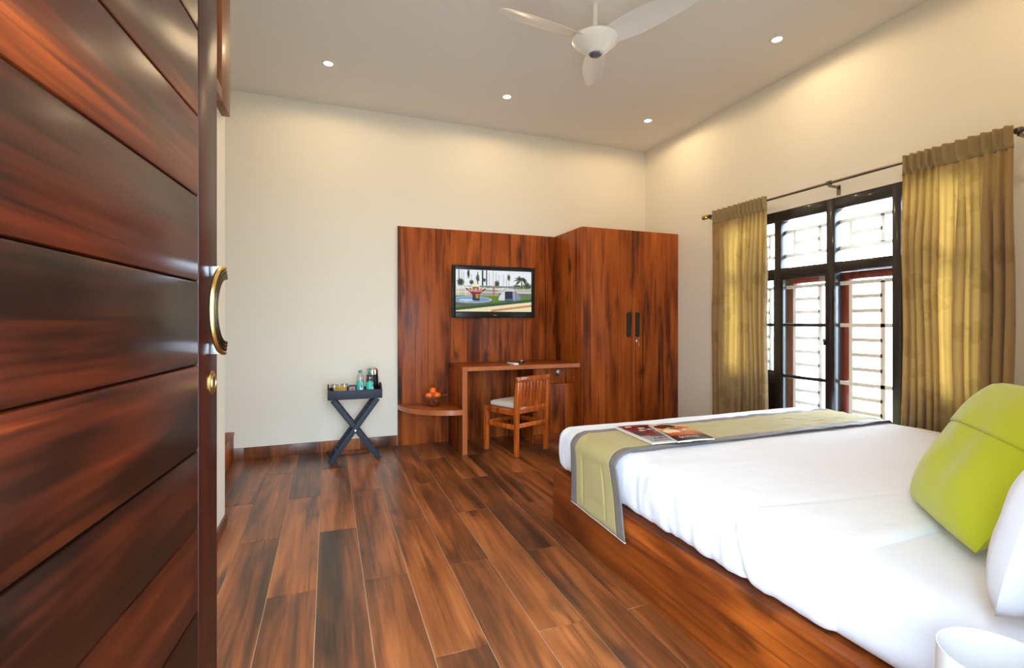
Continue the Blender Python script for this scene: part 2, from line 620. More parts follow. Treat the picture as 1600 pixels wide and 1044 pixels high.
wf.box(0.75, RX, -0.05, 0.17, 0, CZ)
wf.box(-0.31, 0.75, -0.05, 0.17, 2.14, CZ)
struct(wf.build('wall_front', M['wall'], weld=True), 'front wall around the entrance doorway', 'wall')

bb = thing('baseboard_back', kind='structure', loc=(0, BY, 0))
struct(bb, 'wood-look tile skirting along the back wall', 'baseboard')
for xa, xb in ((-1.69, -1.255), (-1.255, -0.66), (-0.66, -0.059), (-0.059, 0.265), (0.265, 0.602)):
    box('skirting_tile', M['skirt'], xa + 0.001, xb - 0.001, BY - 0.012, BY, 0.0, 0.096, bb, bevel=0.0015)
bl = thing('baseboard_left', kind='structure', loc=(-0.55, 1.6, 0))
struct(bl, 'low wood-look tile skirting along the left wall', 'baseboard')
for ya, yb in ((0.2, 0.8), (0.8, 1.4), (1.4, 2.0), (2.0, 2.6), (2.6, 3.14)):
    box('skirting_tile', M['skirt'], -0.55, -0.538, ya + 0.001, yb - 0.001, 0.0, 0.06, bl, bevel=0.0015)
br = thing('baseboard_right', kind='structure', loc=(RX, 2.4, 0))
struct(br, 'wood-look tile skirting along the right wall behind the bed', 'baseboard')
for ya, yb in ((0.2, 0.8), (0.8, 1.4), (1.4, 2.0), (2.0, 2.6), (2.6, 3.2), (3.2, 4.01)):
    box('skirting_tile', M['skirt'], RX - 0.012, RX, ya + 0.001, yb - 0.001, 0.0, 0.096, br, bevel=0.0015)

# ------------------------------------------------------------------ entrance door, standing open at the left
th = math.atan2(-0.0849, 0.9964)
door = thing('door_1', 'tall glossy dark wood plank door standing open at the left edge', 'door', (-0.205, 1.095, 0), th, kind='structure')
DT = 0.042
box('stile', M['stile'], -DT, 0, -0.104, 0, 0.006, 2.1, door, bevel=0.002, world=False)
box('stile', M['stile'], -DT, 0, -0.94, -0.84, 0.006, 2.1, door, bevel=0.002, world=False)
box('core', M['stile'], -DT + 0.004, -0.012, -0.84, -0.104, 0.006, 2.1, door, world=False)
joints = [0.006, 0.050, 0.198, 0.346, 0.494, 0.642, 0.789, 0.924, 1.075, 1.222, 1.372, 1.514, 1.666, 1.814, 1.962, 2.1]
for a, b in zip(joints[:-1], joints[1:]):
    box('plank', M['door'], -DT, 0.0, -0.8385, -0.1055, a + 0.0012, b - 0.0012, door, bevel=0.0035, world=False)
hd = MB()
for zz in (1.100, 1.246):
    hd.box(0.0, 0.018, -0.047, -0.029, zz - 0.010, zz + 0.010)
handle = hd.build('handle', M['steel'], door, world=False, bevel=0.001)
tag(handle, 'half-moon pull handle on steel posts')
grip, ribs = MB(), MB()
zc, R = 1.173, 0.080
arc = [(-0.030 - R * math.cos(a) * 1.0, zc + R * math.sin(a) * 1.02) for a in np.linspace(-PI / 2, PI / 2, 25)]
arc_pts = [(0.034, y_, z_) for y_, z_ in arc]
n = len(arc_pts)
for off, (rw, mb_) in zip((0.0, 0.007, 0.0135, 0.019), ((0.0044, grip), (0.0042, ribs), (0.0042, ribs), (0.004, ribs))):
    pts = []
    for y_, z_ in arc:
        dy, dz = y_ + 0.030, z_ - zc
        L_ = math.hypot(dy, dz)
        pts.append((0.0205 + off * 0.12, -0.030 + dy * (L_ - off) / L_, zc + dz * (L_ - off) / L_))
    mb_.tube(pts, rw, 8)
grip.build('grip', M['brass'], handle, world=False, smooth=True)
ribs.build('ribbed_back', M['darkbrass'], handle, world=False, smooth=True)
esc = MB()
prof = [(0.0205, 0.0), (0.0205, 0.0015), (0.018, 0.0032), (0.0135, 0.0034), (0.0125, 0.0052), (0.0095, 0.0056), (0.0088, 0.0044), (0.0001, 0.0044)]
vs_, fs_ = [], []
nn = 28
for r_, x_ in prof:
    vs_ += [(x_, -0.035 + r_ * math.cos(2 * PI * k / nn), 1.035 + r_ * 1.12 * math.sin(2 * PI * k / nn)) for k in range(nn)]
for i in range(len(prof) - 1):
    for k in range(nn):
        fs_.append((i * nn + k, i * nn + (k + 1) % nn, (i + 1) * nn + (k + 1) % nn, (i + 1) * nn + k))
esc.add(vs_, fs_)
lock = esc.build('lock_cylinder', M['brass'], door, world=False, smooth=True)
tag(lock, 'round brass lock rose below the handle')
box('keyway', M['matblack'], 0.0042, 0.0048, -0.0362, -0.0338, 1.029, 1.041, lock, world=False)

# wooden framed loft shutter high on the left wall, low wooden plinth and jamb in the recess
loft = thing('loft_shutter', 'framed wooden loft shutter high on the left wall above the door', 'loft shutter', (-0.55, 2.2, 2.29))
box('stile', M['loft'], -0.55, -0.51, 2.84, 3.055, 2.29, 3.088, loft, bevel=0.002)
box('stile', M['loft'], -0.55, -0.51, 1.30, 1.45, 2.29, 3.088, loft, bevel=0.002)
box('rail', M['loft'], -0.55, -0.51, 1.45, 2.84, 2.29, 2.353, loft, bevel=0.002)
box('rail', M['loft'], -0.55, -0.51, 1.45, 2.84, 3.02, 3.088, loft, bevel=0.002)
for ya, yb in ((1.45, 2.145), (2.145, 2.84)):
    box('panel', M['stile'], -0.55, -0.532, ya + 0.001, yb - 0.001, 2.353, 3.02, loft)
pl = thing('wooden_plinth', 'low wooden plinth box in the far left corner by the skirting', 'plinth', (-0.86, 4.2, 0))
box('front_board', M['panel_side'], -0.755, -0.735, 3.60, BY - 0.014, 0.0, 0.215, pl, bevel=0.0015)
box('side_board', M['panel'], -1.05, -0.756, 3.60, 3.62, 0.0, 0.215, pl, bevel=0.0015)
box('top_board', M['panel_side'], -1.05, -0.73, 3.598, BY - 0.014, 0.216, 0.236, pl, bevel=0.0015)
jm = MB().box(-0.80, -0.683, 3.86, 3.90, 0.2365, 2.25).build('wooden_jamb', M['stile'], bevel=0.002, loc=(-0.74, 3.88, 0.2365))
tag(jm, 'thin tall dark wooden upright at the corner of the left wall', 'upright')

# ------------------------------------------------------------------ window in the right wall
win = thing('window_1', 'dark framed window with cream geometric grille in the right wall', 'window', (RX, 2.40, WZ0), kind='structure')
FX0, FX1 = 3.362, 3.445
cols_ = [(3.24, 2.865), (2.806, 2.433), (2.372, 1.999), (1.948, 1.565)]
for a, b, nm in ((WY1, 3.24, 'jamb'), (2.865, 2.806, 'mullion'), (2.433, 2.372, 'mullion'), (1.999, 1.948, 'mullion'), (1.565, WY0, 'jamb')):
    box(nm, M['frame'], FX0, FX1, b, a, WZ0, WZ1, win, bevel=0.003)
for (a, b) in cols_:
    box('head', M['frame'], FX0, FX1 - 0.002, b, a, 1.952, WZ1, win, bevel=0.003)
    box('transom', M['frame'], FX0, FX1 - 0.002, b, a, 1.509, 1.579, win, bevel=0.003)
    box('sill', M['frame'], FX0, FX1 - 0.002, b, a, WZ0, 0.36, win, bevel=0.003)
    box('pane', M['pane'], 3.396, 3.400, b, a, 1.579, 1.952, win)
GX = 3.425


def grille_bar(parent, y0, y1, z0, z1):
    box('bar', M['grille'], GX - 0.008, GX + 0.008, min(y0, y1), max(y0, y1), z0, z1, parent, bevel=0.0015)


gz = [1.428, 1.330, 1.230, 1.130, 1.030, 0.926, 0.826, 0.721, 0.625, 0.53, 0.44]
for ci, (a, b) in enumerate(cols_):
    c1, c2 = a - 0.077, a - 0.284         # the two uprights
    g = box('grille', M['grille'], GX - 0.009, GX + 0.009, c1 - 0.012, c1 + 0.012, 1.682, 1.872, win)
    grille_bar(g, c2 - 0.013, c2 + 0.013, 1.682, 1.872)
    grille_bar(g, b, a, 1.855, 1.883)
    grille_bar(g, b, a, 1.665, 1.693)
    grille_bar(g, c2, c1, 1.762, 1.788)
    zlow = 0.36 if ci in (1, 2) else 0.74
    g = box('grille', M['grille'], GX - 0.009, GX + 0.009, c1 - 0.012, c1 + 0.012, zlow, 1.428, win)
    grille_bar(g, c2 - 0.015, c2 + 0.015, zlow, 1.428)
    for i, z in enumerate(gz):
        if z < zlow + 0.03:
            continue
        if i in (0, 3, 7):
            grille_bar(g, b, a, z - 0.0135, z + 0.0135)
        else:
            grille_bar(g, c2, c1, z - 0.0125, z + 0.0125)
    # sashes
    if ci != 2:
        zb = 0.362 if ci == 1 else 0.742
        sh = MB()
        sh.box(3.368, 3.392, a - 0.014, a, zb, 1.509)
        sh.box(3.368, 3.392, b, b + 0.014, zb, 1.509)
        sh.box(3.368, 3.392, b + 0.014, a - 0.014, 1.489, 1.509)
        sh.box(3.368, 3.392, b + 0.014, a - 0.014, zb, zb + 0.02)
        s_ = sh.build('sash', M['frame'], win)
        box('pane', M['pane'], 3.378, 3.382, b + 0.014, a - 0.014, zb + 0.02, 1.489, s_)
        for z in (1.129, 0.728) if ci == 1 else (1.129,):
            box('glazing_bar', M['frame'], 3.366, 3.394, b + 0.012, a - 0.012, z - 0.011, z + 0.011, s_, bevel=0.002)
    if ci in (0, 3):
        box('lower_rail', M['frame'], FX0, FX1 - 0.002, b, a, 0.66, 0.74, win, bevel=0.003)
        box('lower_panel', M['frame'], 3.39, 3.42, b, a, 0.36, 0.66, win)
    if ci in (1, 2):
        box('outer_post', M['redpost'], 3.447, 3.525, a - 0.045, a + 0.01, 0.31, 1.51, win, bevel=0.003)
        box('outer_head', M['redpost'], 3.447, 3.50, b - 0.01, a - 0.046, 1.455, 1.51, win, bevel=0.003)
for (yy, zz) in ((2.352, 1.272), (2.352, 0.605)):
    st = MB()
    st.tube([(3.446, yy - 0.040, zz - 0.012), (3.470, yy - 0.048, zz - 0.010), (3.500, yy - 0.05, zz + 0.004), (3.530, yy - 0.05, zz + 0.016)], 0.0055, 8)
    st.lathe([(0.010, -0.012), (0.010, 0.012)], 12, (3.532, yy - 0.05, zz + 0.016))
    tag(st.build('stay', M['chrome'], win, smooth=True), 'small chrome window stay')
st = MB()
st.tube([(3.447, 2.753, 1.085), (3.465, 2.745, 1.088), (3.47, 2.745, 1.07), (3.47, 2.745, 0.985), (3.462, 2.747, 0.975)], 0.005, 8)
tag(st.build('pull', M['chrome'], win, smooth=True), 'small chrome window pull')
lt = MB()
lt.lathe([(0.012, 0), (0.012, 0.02)], 14, (3.357, 2.44, 1.01))
lt.box(3.348, 3.358, 2.434, 2.446, 0.985, 1.022)
lt.build('latch', M['matblack'], win)

# ------------------------------------------------------------------ curtain rod and curtains
RODX, RODZ = 3.275, 2.125
rod = thing('curtain_rod', 'thin dark steel curtain rod above the window', 'curtain rod', (RODX, 2.4, RODZ))
MB().tube([(RODX, 3.50, RODZ), (RODX, 0.95, RODZ)], 0.0095, 12).build('pole', M['rod'], rod, smooth=True)
MB().tube([(RODX, 3.47, RODZ), (RODX, 3.50, RODZ), (RODX, 3.51, RODZ), (RODX, 3.555, RODZ)], [0.012, 0.012, 0.022, 0.022], 16).build('finial', M['brass'], rod, smooth=True)
for yb_ in (3.478, 2.35, 1.36):
    b_ = MB()
    b_.box(RX - 0.006, RX, yb_ - 0.013, yb_ + 0.013, RODZ - 0.075, RODZ - 0.005)
    b_.box(RODX, RX - 0.006, yb_ - 0.007, yb_ + 0.007, RODZ - 0.027, RODZ - 0.013)
    b_.tube([(RODX, yb_ - 0.014, RODZ), (RODX, yb_ + 0.014, RODZ)], 0.0165, 14)
    b_.build('bracket', M['rod'], rod)


CX = RODX - 0.030


def curtain(name, label, folds, seed, flare, zt=2.150, zb=0.02):
    """pinch-pleated curtain; folds = [(y width, depth, overlap)] from the far edge to the near edge.
    overlap > 1 doubles the cloth back on itself (three layers), 0 leaves it stretched as a single layer"""
    rnd = random.Random(seed)
    ph = [rnd.uniform(0, 2 * PI) for _ in range(6)]
    y_start = folds[0]
    folds = folds[1:]
    tot = sum(f[0] for f in folds)
    t = thing(name, label, 'curtain', (CX, y_start - tot / 2, zb), group='curtains at the window')
    HB = 0.115                                     # heading band height
    starts = [y_start - sum(f[0] for f in folds[:i]) for i in range(len(folds))]
    jit = [(rnd.uniform(-1, 1), rnd.uniform(0, 2 * PI)) for _ in folds]
    yc = y_start - tot / 2
    NPF = 16

    def pos(i, q, z):
        w, dep, ov = folds[i]
        h = (zt - z) / (zt - zb)
        k = min(1.0, max(0.0, (zt - HB - z) / 0.45))
        k = k * k * (3 - 2 * k)
        p = 2 * PI * q
        amp = dep * (0.45 + 0.55 * k) * (1 + 0.15 * math.sin(4 * h + jit[i][1]) * k)
        xo = amp * math.sin(p) * (1 if abs(jit[i][0]) < 2 else 1)
        om = ov * (0.25 + 0.75 * k) * w / (2 * PI) * 0.5
        yy = starts[i] - w * q + om * math.sin(2 * p)
        yy += 0.010 * math.sin(3.0 * h + jit[i][1]) * k * math.sin(PI * (starts[i] - yy - 0) * 0 + PI * q) * min(1, w / 0.05) * 0.6
        if z > zt - HB - 1e-6:                     # stitched pinch pleats standing in the heading
            e = (z - (zt - HB)) / HB
            pin = -0.030 * math.exp(-((q - 0.5) / 0.16) ** 2) - 0.006 * math.cos(p * 3) * math.exp(-((q - 0.5) / 0.3) ** 2)
            base = dep * 0.45 * math.sin(p)
            ee = min(1.0, e * 4)
            xo = base * (1 - ee) + (pin + 0.004 * math.sin(p)) * ee * (0.85 + 0.4 * e)
            yy = yy + (starts[i] - w * q - yy) * ee
        yy = yc + (yy - yc) * (1 + flare * h) + 0.006 * math.sin(9 * h + ph[1] + yy * 11) * k
        xo += 0.004 * noise.noise(Vector((yy * 9, z * 3, seed))) * k
        return (CX + max(-0.050, min(0.036, xo)), yy, z)

    n = len(folds) * NPF
    at = lambda u, z: pos(min(int(u * n) // NPF if u < 1 else len(folds) - 1, len(folds) - 1), (u * n - NPF * min(int(round(u * n)) // NPF, len(folds) - 1)) / NPF, z)

    def gp(j, z):
        i = min(j // NPF, len(folds) - 1)
        return pos(i, (j - i * NPF) / NPF, z)
    for nm, mat, z1, z0, nz2, sol in (('drape', 'curtain', zt - HB, zb, 44, 0.0), ('heading', 'curtain_hd', zt, zt - HB, 10, 0.005)):
        mb = MB()
        mb.grid(lambda u, v: gp(int(round(u * n)), z1 + (z0 - z1) * v), n, nz2)
        mb.build(nm, M[mat], t, smooth=True, solid=sol)
    return t


curtain('curtain', 'patterned olive curtain at the far side of the window beside the wardrobe',
        [3.412, (0.060, 0.022, 1.0), (0.060, 0.018, 0.5), (0.058, 0.010, 0.0), (0.062, 0.008, 0.0), (0.060, 0.010, 0.0), (0.036, 0.034, 2.6), (0.042, 0.020, 0.6),
         (0.040, 0.036, 2.6), (0.038, 0.034, 2.8), (0.040, 0.036, 2.6), (0.042, 0.034, 2.6), (0.040, 0.036, 2.4)], 11, 0.02)
curtain('curtain', 'patterned olive curtain at the near side of the window behind the lime cushion',
        [1.872, (0.038, 0.036, 2.6), (0.040, 0.034, 2.6), (0.036, 0.036, 2.8), (0.038, 0.034, 2.6), (0.036, 0.034, 2.2), (0.062, 0.010, 0.0), (0.056, 0.036, 2.6),
         (0.058, 0.010, 0.0), (0.050, 0.034, 2.4), (0.046, 0.032, 2.0), (0.044, 0.036, 2.4)], 5, 0.03)

# ------------------------------------------------------------------ ceiling: downlights and fan
DL = [(0.0, 3.85), (1.434, 3.87), (2.868, 3.845), (2.870, 2.425), (0.0, 2.425), (0.0, 1.0), (1.434, 1.0), (2.868, 1.0)]
DLN = ['recessed round downlight in the ceiling above the tray table', 'recessed round downlight in the ceiling above the television panel',
       'recessed round downlight in the ceiling corner above the wardrobe', 'recessed round downlight in the ceiling near the window',
       'recessed round downlight in the ceiling above the plank floor by the left wall', 'recessed round downlight in the ceiling just inside the doorway',
       'recessed round downlight in the ceiling between the doorway and the bed', 'recessed round downlight in the ceiling above the bed head']
for (x, y), lab in zip(DL, DLN):
    t = thing('downlight', lab, 'downlight', (x, y, CZ), group='recessed ceiling downlights')
    MB().lathe([(0.030, -0.001), (0.032, -0.005), (0.043, -0.005), (0.046, -0.0005)], 28, (0, 0, 0), capb=False, capt=False).build('trim_ring', M['white'], t, world=False, smooth=True)
    MB().lathe([(0.0001, -0.0025), (0.031, -0.0025)], 28, (0, 0, 0), capb=False, capt=False).build('lens', M['lamp_on'], t, world=False)
    ld = bpy.data.lights.new('downlight_beam', 'SPOT')
    ld.energy = LAMP
    ld.color = (1.0, 0.73, 0.42)
    ld.spot_size = math.radians(180)
    ld.spot_blend = 0.25
    ld.shadow_soft_size = 0.035
    lo = bpy.data.objects.new('downlight_beam', ld)
    lo.location = (0, 0, -0.02)
    lo.parent = t
    col.objects.link(lo)

FX, FY = 1.44, 2.42
fan = thing('ceiling_fan', 'ivory three-blade ceiling fan hanging from a short rod', 'ceiling fan', (FX, FY, CZ))
MB().lathe([(0.013, 2.825), (0.0145, 2.835), (0.0135, 2.90), (0.0135, 3.05)], 20, (FX, FY, 0)).build('down_rod', M['fanw'], fan, smooth=True)
MB().lathe([(0.018, 2.985), (0.04, 3.00), (0.055, 3.04), (0.06, 3.088)], 28, (FX, FY, 0)).build('canopy', M['fanw'], fan, smooth=True)
hub = MB().lathe([(0.040, 2.697), (0.048, 2.699), (0.066, 2.713), (0.096, 2.742), (0.128, 2.768), (0.134, 2.778), (0.126, 2.790), (0.090, 2.804), (0.050, 2.820), (0.026, 2.835), (0.019, 2.862)], 40, (FX, FY, 0)).build('motor_hub', M['fanw'], fan, smooth=True)
MB().lathe([(0.0001, 2.690), (0.026, 2.690), (0.036, 2.693), (0.039, 2.6975)], 32, (FX, FY, 0)).build('badge_cap', M['badge'], hub, smooth=True)
MB().lathe([(0.047, 2.8235), (0.0485, 2.827), (0.046, 2.829)], 32, (FX, FY, 0), capb=False, capt=False).build('dark_ring', M['matblack'], hub, smooth=True)


def blade(ang):
    c, s = math.cos(ang), math.sin(ang)

    def top(u, v, side):
        r = 0.075 + (0.585 - 0.075) * u
        w = 0.052 + 0.026 * math.sin(min(1, u / 0.45) * PI / 2) - 0.030 * max(0, (u - 0.35) / 0.65) ** 1.5
        if u > 0.9:
            w *= math.sqrt(max(0.02, 1 - ((u - 0.9) / 0.1) ** 2 * 0.75))
        tt = (v - 0.5) * 2
        off = tt * w
        tilt = -math.radians(24 - 13 * u)
        zz = 2.778 + 0.028 * u + off * math.sin(tilt) + 0.010 * (1 - tt * tt)
        th_ = 0.005 * (1 - tt ** 4) * (1 if u < 0.98 else 0.3) + 0.0008
        zz += th_ * side
        la = off * math.cos(tilt) - 0.012 * u
        return (FX + c * r - s * la, FY + s * r + c * la, zz)
    b = MB()
    b.grid(lambda u, v: top(u, v, 1), 22, 8)
    b.grid(lambda u, v: top(u, v, -1), 22, 8, flip=True)
    e = MB()
    # close the rim
    rim = [(i / 22, 0) for i in range(23)] + [(1, j / 8) for j in range(1, 9)] + [(i / 22, 1) for i in range(21, -1, -1)] + [(0, j / 8) for j in range(7, 0, -1)]
    up = [top(u, v, 1) for u, v in rim]
    dn = [top(u, v, -1) for u, v in rim]
    k = len(rim)
    b.add(up + dn, [(i, (i + 1) % k, k + (i + 1) % k, k + i) for i in range(k)])
    return b.build('blade', M['fanw'], fan, smooth=True, weld=True)


for a in (182.5, 62.0, -58.0):
    blade(math.radians(a))

# ------------------------------------------------------------------ wall panel, desk, shelf, wardrobe
PY = 4.558
wp = thing('wall_panel', 'tall reddish wood wall panel behind the television and desk', 'wall panel', (1.42, BY, 0))
for xa, xb in ((0.604, 1.42), (1.42, 2.239)):
    box('panel_board', M['panel'], xa + 0.0004, xb - 0.0004, PY, BY, 0.0, 2.048, wp, bevel=0.001)

ward = thing('wardrobe', 'two-door reddish wood wardrobe in the corner', 'wardrobe', (2.81, 4.3, 0))
WX0, WX1, WF = 2.242, 3.372, 4.020
box('side_panel', M['panel_side'], WX0, WX0 + 0.020, WF + 0.001, BY - 0.001, 0.0, 2.058, ward, bevel=0.001)
box('side_panel', M['panel_side'], WX1 - 0.02, WX1, WF + 0.022, BY - 0.001, 0.0, 2.058, ward, bevel=0.001)
box('top_panel', M['panel_h'], WX0 + 0.02, WX1 - 0.02, WF + 0.022, BY - 0.001, 2.038, 2.058, ward)
box('back_panel', M['panel'], WX0 + 0.02, WX1 - 0.02, BY - 0.012, BY - 0.002, 0.02, 2.038, ward)
box('kick_board', M['panel_h'], WX0 + 0.02, WX1 - 0.02, WF + 0.03, WF + 0.05, 0.0, 0.06, ward)
for (a, b, hx, nm) in ((WX0 + 0.021, 2.8085, 2.765, 'l'), (2.8105, WX1, 2.866, 'r')):
    d_ = box('door', M['panel'], a, b, WF, WF + 0.020, 0.06, 2.060, ward, bevel=0.0012)
    hb = MB()
    pts = []
    hw, hz0, hz1 = 0.019, 1.005, 1.250
    poly = [(hx + hw * math.cos(t_), hz1 - hw + hw * math.sin(t_)) for t_ in np.linspace(0, PI, 11)] + [(hx + hw * math.cos(t_), hz0 + hw + hw * math.sin(t_)) for t_ in np.linspace(PI, 2 * PI, 11)]
    k = len(poly)
    hb.add([(x, WF - 0.022, z) for x, z in poly] + [(x, WF - 0.0, z) for x, z in poly],
           [tuple(range(k)), tuple(reversed(range(k, 2 * k)))] + [(i, (i + 1) % k, k + (i + 1) % k, k + i) for i in range(k)])
    hb.build('handle', M['matblack'], d_, bevel=0.004, seg=3)
    if nm == 'r':
        lk = MB()
        lk.tube([(2.853, WF - 0.012, 0.968), (2.853, WF, 0.968)], 0.014, 18)
        lk.box(2.8515, 2.8545, WF - 0.030, WF - 0.012, 0.962, 0.974)
        lk.tube([(2.853 + 0.011 * math.cos(t_), WF - 0.034, 0.955 + 0.011 * math.sin(t_)) for t_ in np.linspace(0, 2 * PI, 17)[:-1]], 0.0018, 6, closed=True)
        lk.box(2.858, 2.868, WF - 0.036, WF - 0.033, 0.915, 0.946)
        tag(lk.build('lock', M['steel'], d_, bevel=0.0008), 'steel lock with a small hanging key')

desk = thing('desk', 'built-in reddish wood writing desk below the television', 'desk', (1.67, 4.3, 0))
DY = 4.045
box('desk_top', M['panel_h'], 1.086, 2.2405, DY + 0.002, PY - 0.001, 0.724, 0.760, desk, bevel=0.0012)
box('edge_band', M['edge'], 1.086, 2.2405, DY - 0.002, DY + 0.002, 0.724, 0.760, desk)
sp = box('side_panel', M['panel_side'], 1.086, 1.130, DY + 0.002, PY - 0.001, 0.0, 0.7235, desk, bevel=0.001)
box('edge_band', M['edge'], 1.086, 1.130, DY - 0.002, DY + 0.002, 0.0, 0.7235, desk)
CY = 4.150
box('cabinet_side', M['panel_side'], 1.800, 1.816, CY + 0.016, PY - 0.001, 0.0, 0.723, desk)
box('cabinet_side', M['panel_side'], 2.224, 2.2405, CY + 0.016, PY - 0.001, 0.0, 0.723, desk)
box('kick_board', M['panel_h'], 1.817, 2.2405, CY + 0.004, CY + 0.015, 0.0, 0.086, desk)
d_ = box('door', M['panel'], 1.800, 2.2405, CY, CY + 0.016, 0.089, 0.563, desk, bevel=0.001)
d_ = box('drawer_front', M['panel'], 1.800, 2.2405, CY, CY + 0.016, 0.567, 0.721, desk, bevel=0.001)
kn = MB().tube([(2.049, CY, 0.680), (2.049, CY - 0.010, 0.680), (2.049, CY - 0.011, 0.680), (2.049, CY - 0.020, 0.680)], [0.010, 0.010, 0.018, 0.017], 18).build('knob', M['steel'], d_, smooth=True)
box('keyhole_plate', M['matblack'], 2.034, 2.064, CY - 0.002, CY + 0.001, 0.632, 0.660, d_, bevel=0.0006)

q = MB()
cx, cy, rx_, ry_ = 1.0855, PY - 0.001, 0.481, 0.512
poly = [(cx, cy), (cx, cy - ry_)] + [(cx - rx_ * math.sin(t_), cy - ry_ * math.cos(t_)) for t_ in np.linspace(0, PI / 2, 29)[1:]]
shelf = thing('corner_shelf', 'rounded low wooden shelf fixed at the left side of the desk', 'shelf', (cx, cy, 0.345))
q.prism(poly, 0.346, 0.390).build('shelf_board', M['panel_h'], shelf, bevel=0.0012)
eb = MB()
pe = [(cx - (rx_ + 0.0015) * math.sin(t_), cy - (ry_ + 0.0015) * math.cos(t_)) for t_ in np.linspace(0, PI / 2, 29)]
pi_ = [(cx - (rx_ - 0.0005) * math.sin(t_), cy - (ry_ - 0.0005) * math.cos(t_)) for t_ in np.linspace(0, PI / 2, 29)]
eb.prism(pe + pi_[::-1], 0.3462, 0.3898)
eb.build('edge_band', M['edge'], shelf)

# ------------------------------------------------------------------ television
tv = thing('television', 'black flat television showing a garden with fountain and tent', 'television', (1.537, PY, 1.2))
TX0, TX1, TZ0, TZ1, TF = 1.109, 1.966, 1.197, 1.703, 4.500
box('back_housing', M['matblack'], TX0 + 0.02, TX1 - 0.02, TF + 0.028, PY - 0.001, TZ0 + 0.03, TZ1 - 0.03, tv, bevel=0.008)
SX0, SX1, SZ0, SZ1 = 1.142, 1.930, 1.256, 1.662
bz = MB()
bz.box(TX0, TX1, TF + 0.003, TF + 0.030, TZ0, TZ1)
bz.build('housing', M['black'], tv, bevel=0.003)
for args in ((TX0, SX0, TZ0, TZ1), (SX1, TX1, TZ0, TZ1), (SX0, SX1, SZ1, TZ1), (SX0, SX1, TZ0, SZ0)):
    box('bezel', M['black'], args[0], args[1], TF - 0.003, TF + 0.003, args[2], args[3], tv, bevel=0.0008)
NX, NZ = 200, 112


